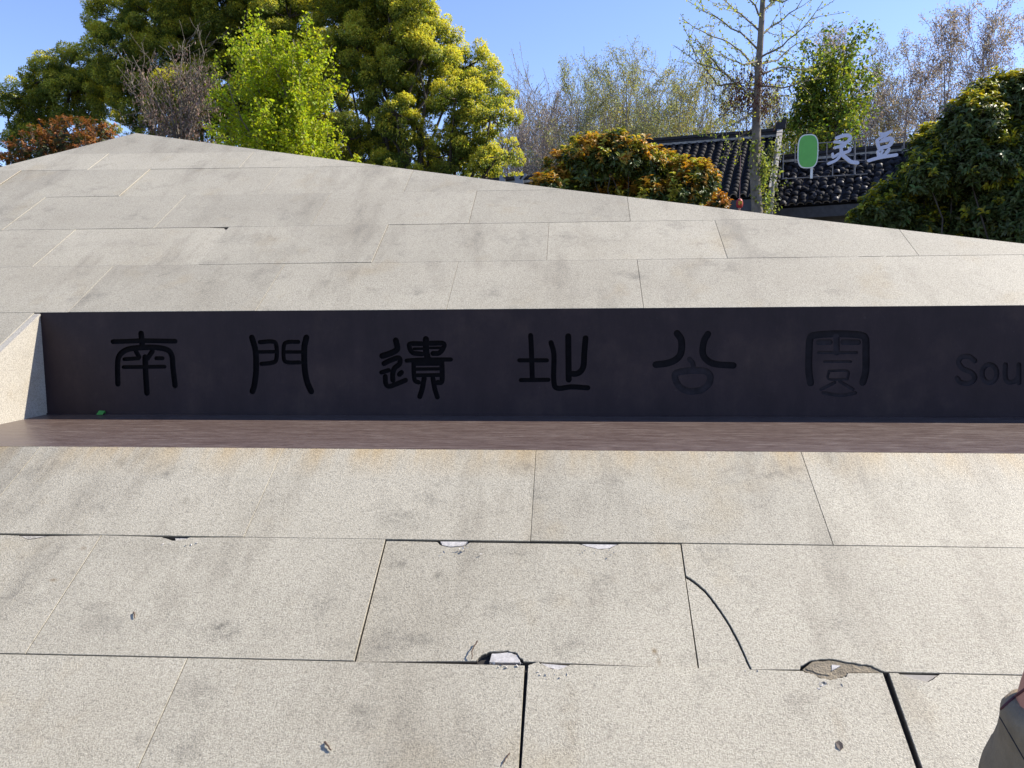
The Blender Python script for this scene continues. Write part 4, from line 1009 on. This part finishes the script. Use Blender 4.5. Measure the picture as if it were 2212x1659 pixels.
# rooftop lettering on a thin metal frame
M['sign_white'] = plain('sign_white', (.52, .54, .66), .5, 0, .06, 4); M['sign_edge'] = plain('sign_edge', (.75, .75, .78), .5, 0, .05, 4)
M['steel'] = plain('frame_steel', (.10, .105, .12), .5, .3, .2, 6); M['green'] = plain('sign_green', (.12, .42, .075), .5, 0, .08, 4); M['white'] = plain('sign_rim', (.72, .74, .72), .5, 0, .05, 4)
zs = zc(3080, 500, 4.424)
YS = 18.6; p0s = at(1840, 340, YS); ns = Vector((-.05, -1, 0)).normalized()
xs_ = Vector((0, 0, 1)).cross(ns)*-1
if xs_.x < 0: xs_ = -xs_
def sgn(x, y): return at_plane(*zs(x, y), p0s, ns)
def sgn2(x, y): q = sgn(x, y)-p0s; return Vector((q.dot(xs_), q.z))
sign = empty('rooftop_sign', Vector((p0s.x, p0s.y, p0s.z-1.0)), 'two white brush style characters on a thin metal roof frame', 'sign')
bars = [((-20, 620), (235, 300)), ]
for (x0, y0, x1, y1) in [(0, 900, 1500, 812), (240, 612, 1500, 572), (240, 300, 2190, 172), (790, 490, 1290, 462)]:
    m_ = MB(); m_.tube([sgn(x0, y0)-ns*.05, sgn(x1, y1)-ns*.05], .014, 5); m_.build('frame_rail', M['steel'], sign)
for (x0, y0, x1, y1) in [(230, 620, 235, 300), (783, 620, 790, 270), (1270, 820, 1275, 225), (885, 850, 890, 640), (1462, 600, 1466, 215), (1868, 480, 1870, 200), (2130, 420, 2135, 170), (2100, 450, 2104, 320), (20, 900, 30, 320)]:
    m_ = MB(); m_.tube([sgn(x0, y0)-ns*.05, sgn(x1, y1)-ns*.05], .012 if x0 != 1270 else .022, 5); m_.build('frame_post', M['steel'], sign)
SG = [[([(945, 195), (1040, 160), (1130, 150), (1180, 190), (1150, 250), (1080, 290)], 52), ([(910, 265), (1000, 270), (1080, 300), (1060, 340), (960, 350)], 44), ([(905, 365), (970, 350), (1060, 320)], 40),
       ([(1010, 330), (1025, 430), (990, 520), (920, 590), (800, 642)], 44), ([(870, 470), (880, 530), (910, 520), (970, 470)], 34), ([(1170, 375), (1160, 420), (1080, 450), (1030, 450)], 46), ([(1040, 490), (1110, 550), (1190, 610), (1300, 628)], 58)],
      [([(1695, 118), (1760, 125), (1850, 92), (1895, 85)], 40), ([(1700, 125), (1735, 170), (1790, 160), (1850, 110)], 34), ([(1650, 245), (1670, 215), (1730, 180)], 36), ([(1645, 240), (1660, 310), (1690, 390), (1720, 390)], 48), ([(1740, 240), (1820, 210), (1895, 210), (1900, 260), (1850, 330), (1720, 370)], 56), ([(1700, 262), (1760, 250), (1840, 240)], 36),
       ([(1660, 430), (1672, 500), (1690, 520)], 40), ([(1850, 390), (1830, 430), (1770, 490), (1690, 535)], 44), ([(1740, 420), (1690, 520)], 34), ([(1500, 592), (1600, 560), (1760, 525), (1980, 490)], 50)]]
for strokes in SG:
    V2, F2 = [], []
    for pts, w in strokes:
        pl = stroke_poly([tuple(sgn2(x, y)) for x, y in pts], w/4.424/1.82278*mpp(YS)*1.05); bI = len(V2); V2 += pl; F2.append([bI+i for i in range(len(pl))])
    cv_, ce_, cf_, _, _, of_ = delaunay_2d_cdt(V2, [], F2, 0, 1e-5)
    fr = [list(f) for f, o_ in zip(cf_, of_) if o_]; es = set()
    for f in fr:
        for q, r__ in zip(f, f[1:]+f[:1]): es.add((q, r__))
    T_ = .045; nv_ = len(cv_)
    vs = [p0s+xs_*c.x+Vector((0, 0, c.y))+ns*T_ for c in cv_]+[p0s+xs_*c.x+Vector((0, 0, c.y)) for c in cv_]
    fa = list(fr)+[[i+nv_ for i in f][::-1] for f in fr]; fm = [0]*len(fa)
    for q, r__ in es:
        if (r__, q) not in es: fa.append([q, q+nv_, r__+nv_, r__]); fm.append(1)
    mesh_obj('sign_character', vs, fa, None, sign, mats=[M['sign_white'], M['sign_edge']], fmat=fm)
# plain green board beside the letters
cb = sgn2(440, 430); YB = Vector((0, 0, 0))
board = empty('sign_board', sgn(505, 880)-Vector((0, 0, .2)), 'plain green rounded board on a white post left of the letters', 'sign')
def rr_poly(cx, cy, w, h, k=.62, n=40):
    out = []
    for i in range(n):
        th = 2*math.pi*i/n; c, s = math.cos(th), math.sin(th); out.append((cx+w*math.copysign(abs(c)**k, c), cy+h*math.copysign(abs(s)**k, s)))
    return out
mp4 = 1/4.424/1.82278*mpp(YS)
m_ = MB(); m_.prism(rr_poly(cb.x, cb.y, 165*mp4, 275*mp4), .02, .05, lambda x, y, h: p0s+xs_*x+Vector((0, 0, y))+ns*h); m_.build('board_rim', M['white'], board)
m_ = MB(); m_.prism(rr_poly(cb.x, cb.y, 148*mp4, 258*mp4), .045, .056, lambda x, y, h: p0s+xs_*x+Vector((0, 0, y))+ns*h); m_.build('board_face', M['green'], board)
m_ = MB(); m_.box((sgn(510, 690)+sgn(503, 900))/2+ns*.02, (.05, .02, (sgn(510, 690)-sgn(503, 900)).length), (xs_, ns, Vector((0, 0, 1)))); m_.build('post', M['white'], board)

# pole with climbing ivy at the gable
Yv = 17.2
pole = empty('ivy_pole', Vector((*at(1665, 460, Yv).xy, 0)), 'thin pale pole overgrown with ivy right of the tall trunk', 'pole')
m_ = MB(); m_.tube([Vector((*at(1664, 460, Yv).xy, 0)), at(1664, 460, Yv), at(1668, 420, Yv), at(1674, 340, Yv), at(1680, 300, Yv)], .028, 6); m_.build('pole_shaft', M['plaster'], pole, True)
m_ = MB(); m_.tube([Vector((*at(1668, 460, Yv).xy, 0)), at(1668, 460, Yv), at(1671, 415, Yv)], .016, 5); m_.build('side_cane', M['plaster'], pole, True)
rd = random.Random(8); ip = []
for i in range(85):
    y = rd.uniform(305, 458); ip.append(at(1664+(458-y)*.07+rd.gauss(0, 9)-(12 if rd.random() < .4 and y > 330 else 0), y, Yv+rd.gauss(0, .1)))
P, D, N, S, W, C = clusters(ip, 6, .05, .065, (.17, .20, .05), .5, .3, .85); leaf_mesh('ivy', P, D, N, S, W, C, M['leaf'], pole, .1, .1)

# grey cut-out letters whose tops show over the crest
M['grey_metal'] = plain('grey_metal', (.20, .205, .21), .45, .4, .1, 6)
zg = zc(1900, 640, 7.373)
for lab, polys in [('grey cut metal letter with a rounded top, nearest the evergreen', [[(490, 600), (500, 400), (530, 378), (590, 410), (625, 470), (660, 490), (665, 600)]]),
                   ('forked grey cut metal letter beside the yellow sprig', [[(940, 700), (945, 480), (915, 400), (950, 370), (1000, 430), (1040, 420), (1090, 380), (1110, 400), (1060, 470), (1120, 520), (1190, 420), (1200, 350), (1245, 330), (1290, 350), (1290, 400), (1230, 440), (1180, 500), (1200, 700)]])]:
    Yg = 10.2
    pos = [at(*zg(x, y), Yg) for x, y in polys[0]]; c0 = sum(pos, Vector())/len(pos)
    t = empty('cut_letter', Vector((c0.x, c0.y, 0)), lab, 'letter')
    lw = MB(); P2 = [(q.x, q.z) for q in pos]
    if sum(x0*y1-x1*y0 for (x0, y0), (x1, y1) in zip(P2, P2[1:]+P2[:1])) < 0: P2 = P2[::-1]
    lw.prism(P2, 0, .05, lambda x, z, h: Vector((x, Yg-h, z))); lw.build('letter_plate', M['grey_metal'], t)
    lw = MB(); lw.tube([Vector((c0.x, Yg+.03, 0)), Vector((c0.x, Yg+.03, min(q.z for q in pos)+.05))], .03, 8); lw.build('stand', M['grey_metal'], t)

# ================================================================== litter on the stone
M['twig'] = plain('dry_twig', (.10, .065, .045), .9, 0, .3, 30); M['dryleaf'] = plain('dry_leaf', (.09, .07, .055), .8, 0, .3, 40); M['paper'] = plain('green_scrap', (.05, .26, .045), .6, 0, .15, 30)
def twig(lab, pts, r):
    w = [sp(*uv(*q), .001+r+.003*(i % 2)) for i, q in enumerate(pts)]
    m_ = MB(); L = []
    for p, q in zip(w, w[1:]): L += wander(p, q, 3, .05)[:-1]
    L.append(w[-1]); m_.tube(L, [r*(1-.5*i/len(L)) for i in range(len(L))], 6); c = w[0].copy()
    o = m_.build('twig', M['twig'], None); tag(o, lab, 'twig', 'twigs on the stone slope')
twig('short dark twig on the lower left of the slope', [(702, 1604), (708, 1612), (716, 1622)], .0042)
twig('tiny brown twig on the left slab near a faint stain', [(290, 1324), (292, 1330), (291, 1337)], .0035)
twig('pale curved stick beside the chipped hole in the stone', [(1031, 1386), (1023, 1402), (1019, 1425)], .003)
twig('thin twig at the bottom edge left of the open joint', [(1101, 1628), (1092, 1641), (1086, 1652)], .0025)
lf = pxs((1804, 1604), (1812, 1601), (1819, 1608), (1821, 1617), (1815, 1623), (1807, 1616)); hh = [.003, .005, .007, .006, .003, .006]
m_ = MB(); c = (sum(q[0] for q in lf)/6, sum(q[1] for q in lf)/6)
m_.add([sp(*q, h) for q, h in zip(lf, hh)]+[sp(*c, .003)], [(i, (i+1) % 6, 6) for i in range(6)]); o = m_.build('dry_leaf', M['dryleaf'], None)
tag(o, 'curled dark dry leaf on the lower right slab', 'leaf')
q0 = Vector((at_plane(218, 884, Vector((0, YP-.02, 0)), yn).x, YP-.03, ZL+.002))
m_ = MB(); m_.add([q0+Vector((-.022, -.01, .002)), q0+Vector((.022, -.012, .002)), q0+Vector((.024, .018, .024)), q0+Vector((-.020, .020, .026)), q0+Vector((-.020, .024, .004)), q0+Vector((.024, .022, .004))], [(0, 1, 2, 3), (3, 2, 5, 4)])
o = m_.build('green_scrap', M['paper'], None); tag(o, 'small folded green scrap at the foot of the dark panel', 'scrap')

# ================================================================== person at the lower right edge, seen from behind
M['skin'] = plain('skin', (.50, .21, .14), .5, 0, .08, 25); M['shirt'] = plain('olive_shirt', (.23, .175, .11), .9, 0, .15, 40, .3); M['seam'] = plain('shirt_seam', (.02, .017, .02), .9); M['trim'] = plain('collar_trim', (.10, .03, .035), .8); M['shorts'] = plain('dark_shorts', (.03, .032, .04), .9); M['hair'] = plain('black_hair', (.012, .010, .010), .5, 0, .3, 90)
def skinned(name, nodes, edges, mat, parent, root=0, sub=2):
    off = wloc(parent); me = bpy.data.meshes.new(name); me.from_pydata([tuple(Vector(p)-off) for p, _ in nodes], edges, []); me.materials.append(mat)
    o = link(bpy.data.objects.new(name, me), parent)
    sm = o.modifiers.new('skin', 'SKIN'); sm.use_smooth_shade = True
    sv = me.skin_vertices[0].data if me.skin_vertices else None
    if sv is None: 
        bpy.context.view_layer.objects.active = o; bpy.ops.mesh.customdata_skin_add() if hasattr(bpy.ops.mesh, 'customdata_skin_add') else None
        sv = me.skin_vertices[0].data
    for i, (_, r_) in enumerate(nodes):
        sv[i].radius = r_ if hasattr(r_, '__len__') else (r_, r_); sv[i].use_root = (i == root)
    ss = o.modifiers.new('sub', 'SUBSURF'); ss.levels = sub; ss.render_levels = sub
    return o
Yq = 1.02
ck = at(2153, 1541, Yq)                      # where nape meets collar
bx = ck.x+.018; by = Yq+.02; zn = ck.z
per = empty('person', Vector((bx+.10, by, 0)), 'person in an olive shirt cut off by the lower right corner, seen from the side', 'person')
V3 = lambda x, y, z: Vector((bx+x, by+y, z))
body = [(V3(.115, 0, zn-.50), (.075, .085)), (V3(.112, 0, zn-.36), (.060, .068)), (V3(.108, 0, zn-.22), (.060, .068)), (V3(.098, 0, zn-.13), (.056, .06)), (V3(.052, 0, zn-.02), (.042, .042)), (V3(.074, 0, zn+.055), (.045, .045)), (V3(.14, 0, zn+.13), (.075, .07)), (V3(.17, 0, zn+.20), (.088, .075)), (V3(.18, 0, zn+.26), (.068, .058)),
        (V3(0.107, .075, zn-.52), .062), (V3(0.112, .078, zn-.74), .045), (V3(0.092, .078, zn-.98), .028), (V3(0.122, .078, zn-1.04), .026), (V3(0.192, .08, zn-1.055), .02),
        (V3(0.107, -.075, zn-.52), .062), (V3(0.112, -.078, zn-.74), .045), (V3(0.092, -.078, zn-.98), .028), (V3(0.122, -.078, zn-1.04), .026), (V3(0.192, -.08, zn-1.055), .02),
        (V3(0.108, .08, zn-.16), .024), (V3(0.114, .115, zn-.27), .022), (V3(0.162, .15, zn-.42), .022), (V3(0.212, .15, zn-.46), .02),
        (V3(0.108, -.08, zn-.16), .024), (V3(0.114, -.115, zn-.27), .022), (V3(0.162, -.15, zn-.42), .022), (V3(0.212, -.15, zn-.46), .02)]
bE = [(0, 1), (1, 2), (2, 3), (3, 4), (4, 5), (5, 6), (6, 7), (7, 8), (0, 9), (9, 10), (10, 11), (11, 12), (12, 13), (0, 14), (14, 15), (15, 16), (16, 17), (17, 18), (3, 19), (19, 20), (20, 21), (21, 22), (3, 23), (23, 24), (24, 25), (25, 26)]
for sgn_, wi in ((1, 22), (-1, 26)):
    w0 = body[wi][0]
    for k in range(5):
        b0 = len(body); o_ = Vector((.02 if k else -.01, (k-2)*.011 if k else -sgn_*.028, -.01 if k else .0)); l_ = (.03, .042, .047, .044, .034)[k]
        body += [(w0+o_, .008), (w0+o_+Vector((l_*.6, 0, -l_*.5)), .007), (w0+o_+Vector((l_*.8, 0, -l_*1.1)), .006)]; bE += [(wi, b0), (b0, b0+1), (b0+1, b0+2)]
skinned('body', body, bE, M['skin'], per)
sh = [(V3(.12, 0, zn-.52), (.105, .115)), (V3(.112, 0, zn-.36), (.102, .106)), (V3(.108, 0, zn-.22), (.106, .106)), (V3(.098, 0, zn-.12), (.098, .10)), (V3(.084, 0, zn-.045), (.088, .080)), (V3(.062, -.006, zn-.012), (.074, .068)), (V3(.064, -.008, zn+.004), (.058, .060)), (V3(0.102, .09, zn-.15), .045), (V3(0.112, .12, zn-.25), .042), (V3(0.102, -.09, zn-.15), .045), (V3(0.112, -.12, zn-.25), .042)]
skinned('shirt', sh, [(0, 1), (1, 2), (2, 3), (3, 4), (4, 5), (5, 6), (3, 7), (7, 8), (3, 9), (9, 10)], M['shirt'], per)
skinned('shorts', [(V3(.105, 0, zn-.50), (.097, .108)), (V3(0.107, .075, zn-.56), .075), (V3(0.112, .078, zn-.72), .066), (V3(0.107, -.075, zn-.56), .075), (V3(0.112, -.078, zn-.72), .066)], [(0, 1), (1, 2), (0, 3), (3, 4)], M['shorts'], per)
skinned('hair', [(V3(.115, 0, zn+.14), (.06, .06)), (V3(.135, 0, zn+.20), (.09, .08)), (V3(.15, 0, zn+.265), (.074, .066))], [(0, 1), (1, 2)], M['hair'], per)

# seam and collar edge follow the cloth
bpy.context.view_layer.update(); dg = bpy.context.evaluated_depsgraph_get()
def on_person(pix, name, r, mat, names):
    pts = []
    for x, y in pix:
        d = ray(x, y).normalized(); best = None
        for nm in names:
            o = bpy.data.objects[nm].evaluated_get(dg); mi = o.matrix_world.inverted()
            ok, loc, nr, _ = o.ray_cast(mi @ EYE, (mi.to_3x3() @ d).normalized())
            if ok:
                w = o.matrix_world @ loc
                if best is None or (w-EYE).length < (best-EYE).length: best = w
        if best is not None: pts.append(best)
    if len(pts) > 1:
        m_ = MB(); m_.tube(pts, r, 6); m_.build(name, M[mat], per, True)
on_person([(2160+i*4, 1549+i*6.9) for i in range(22)], 'shirt_seam', .0011, 'seam', ['shirt'])
on_person([(2158+i*5, 1537-i*4.2-.12*i*(12-i)*.6) for i in range(16)], 'collar_edge', .0022, 'trim', ['shirt', 'body'])
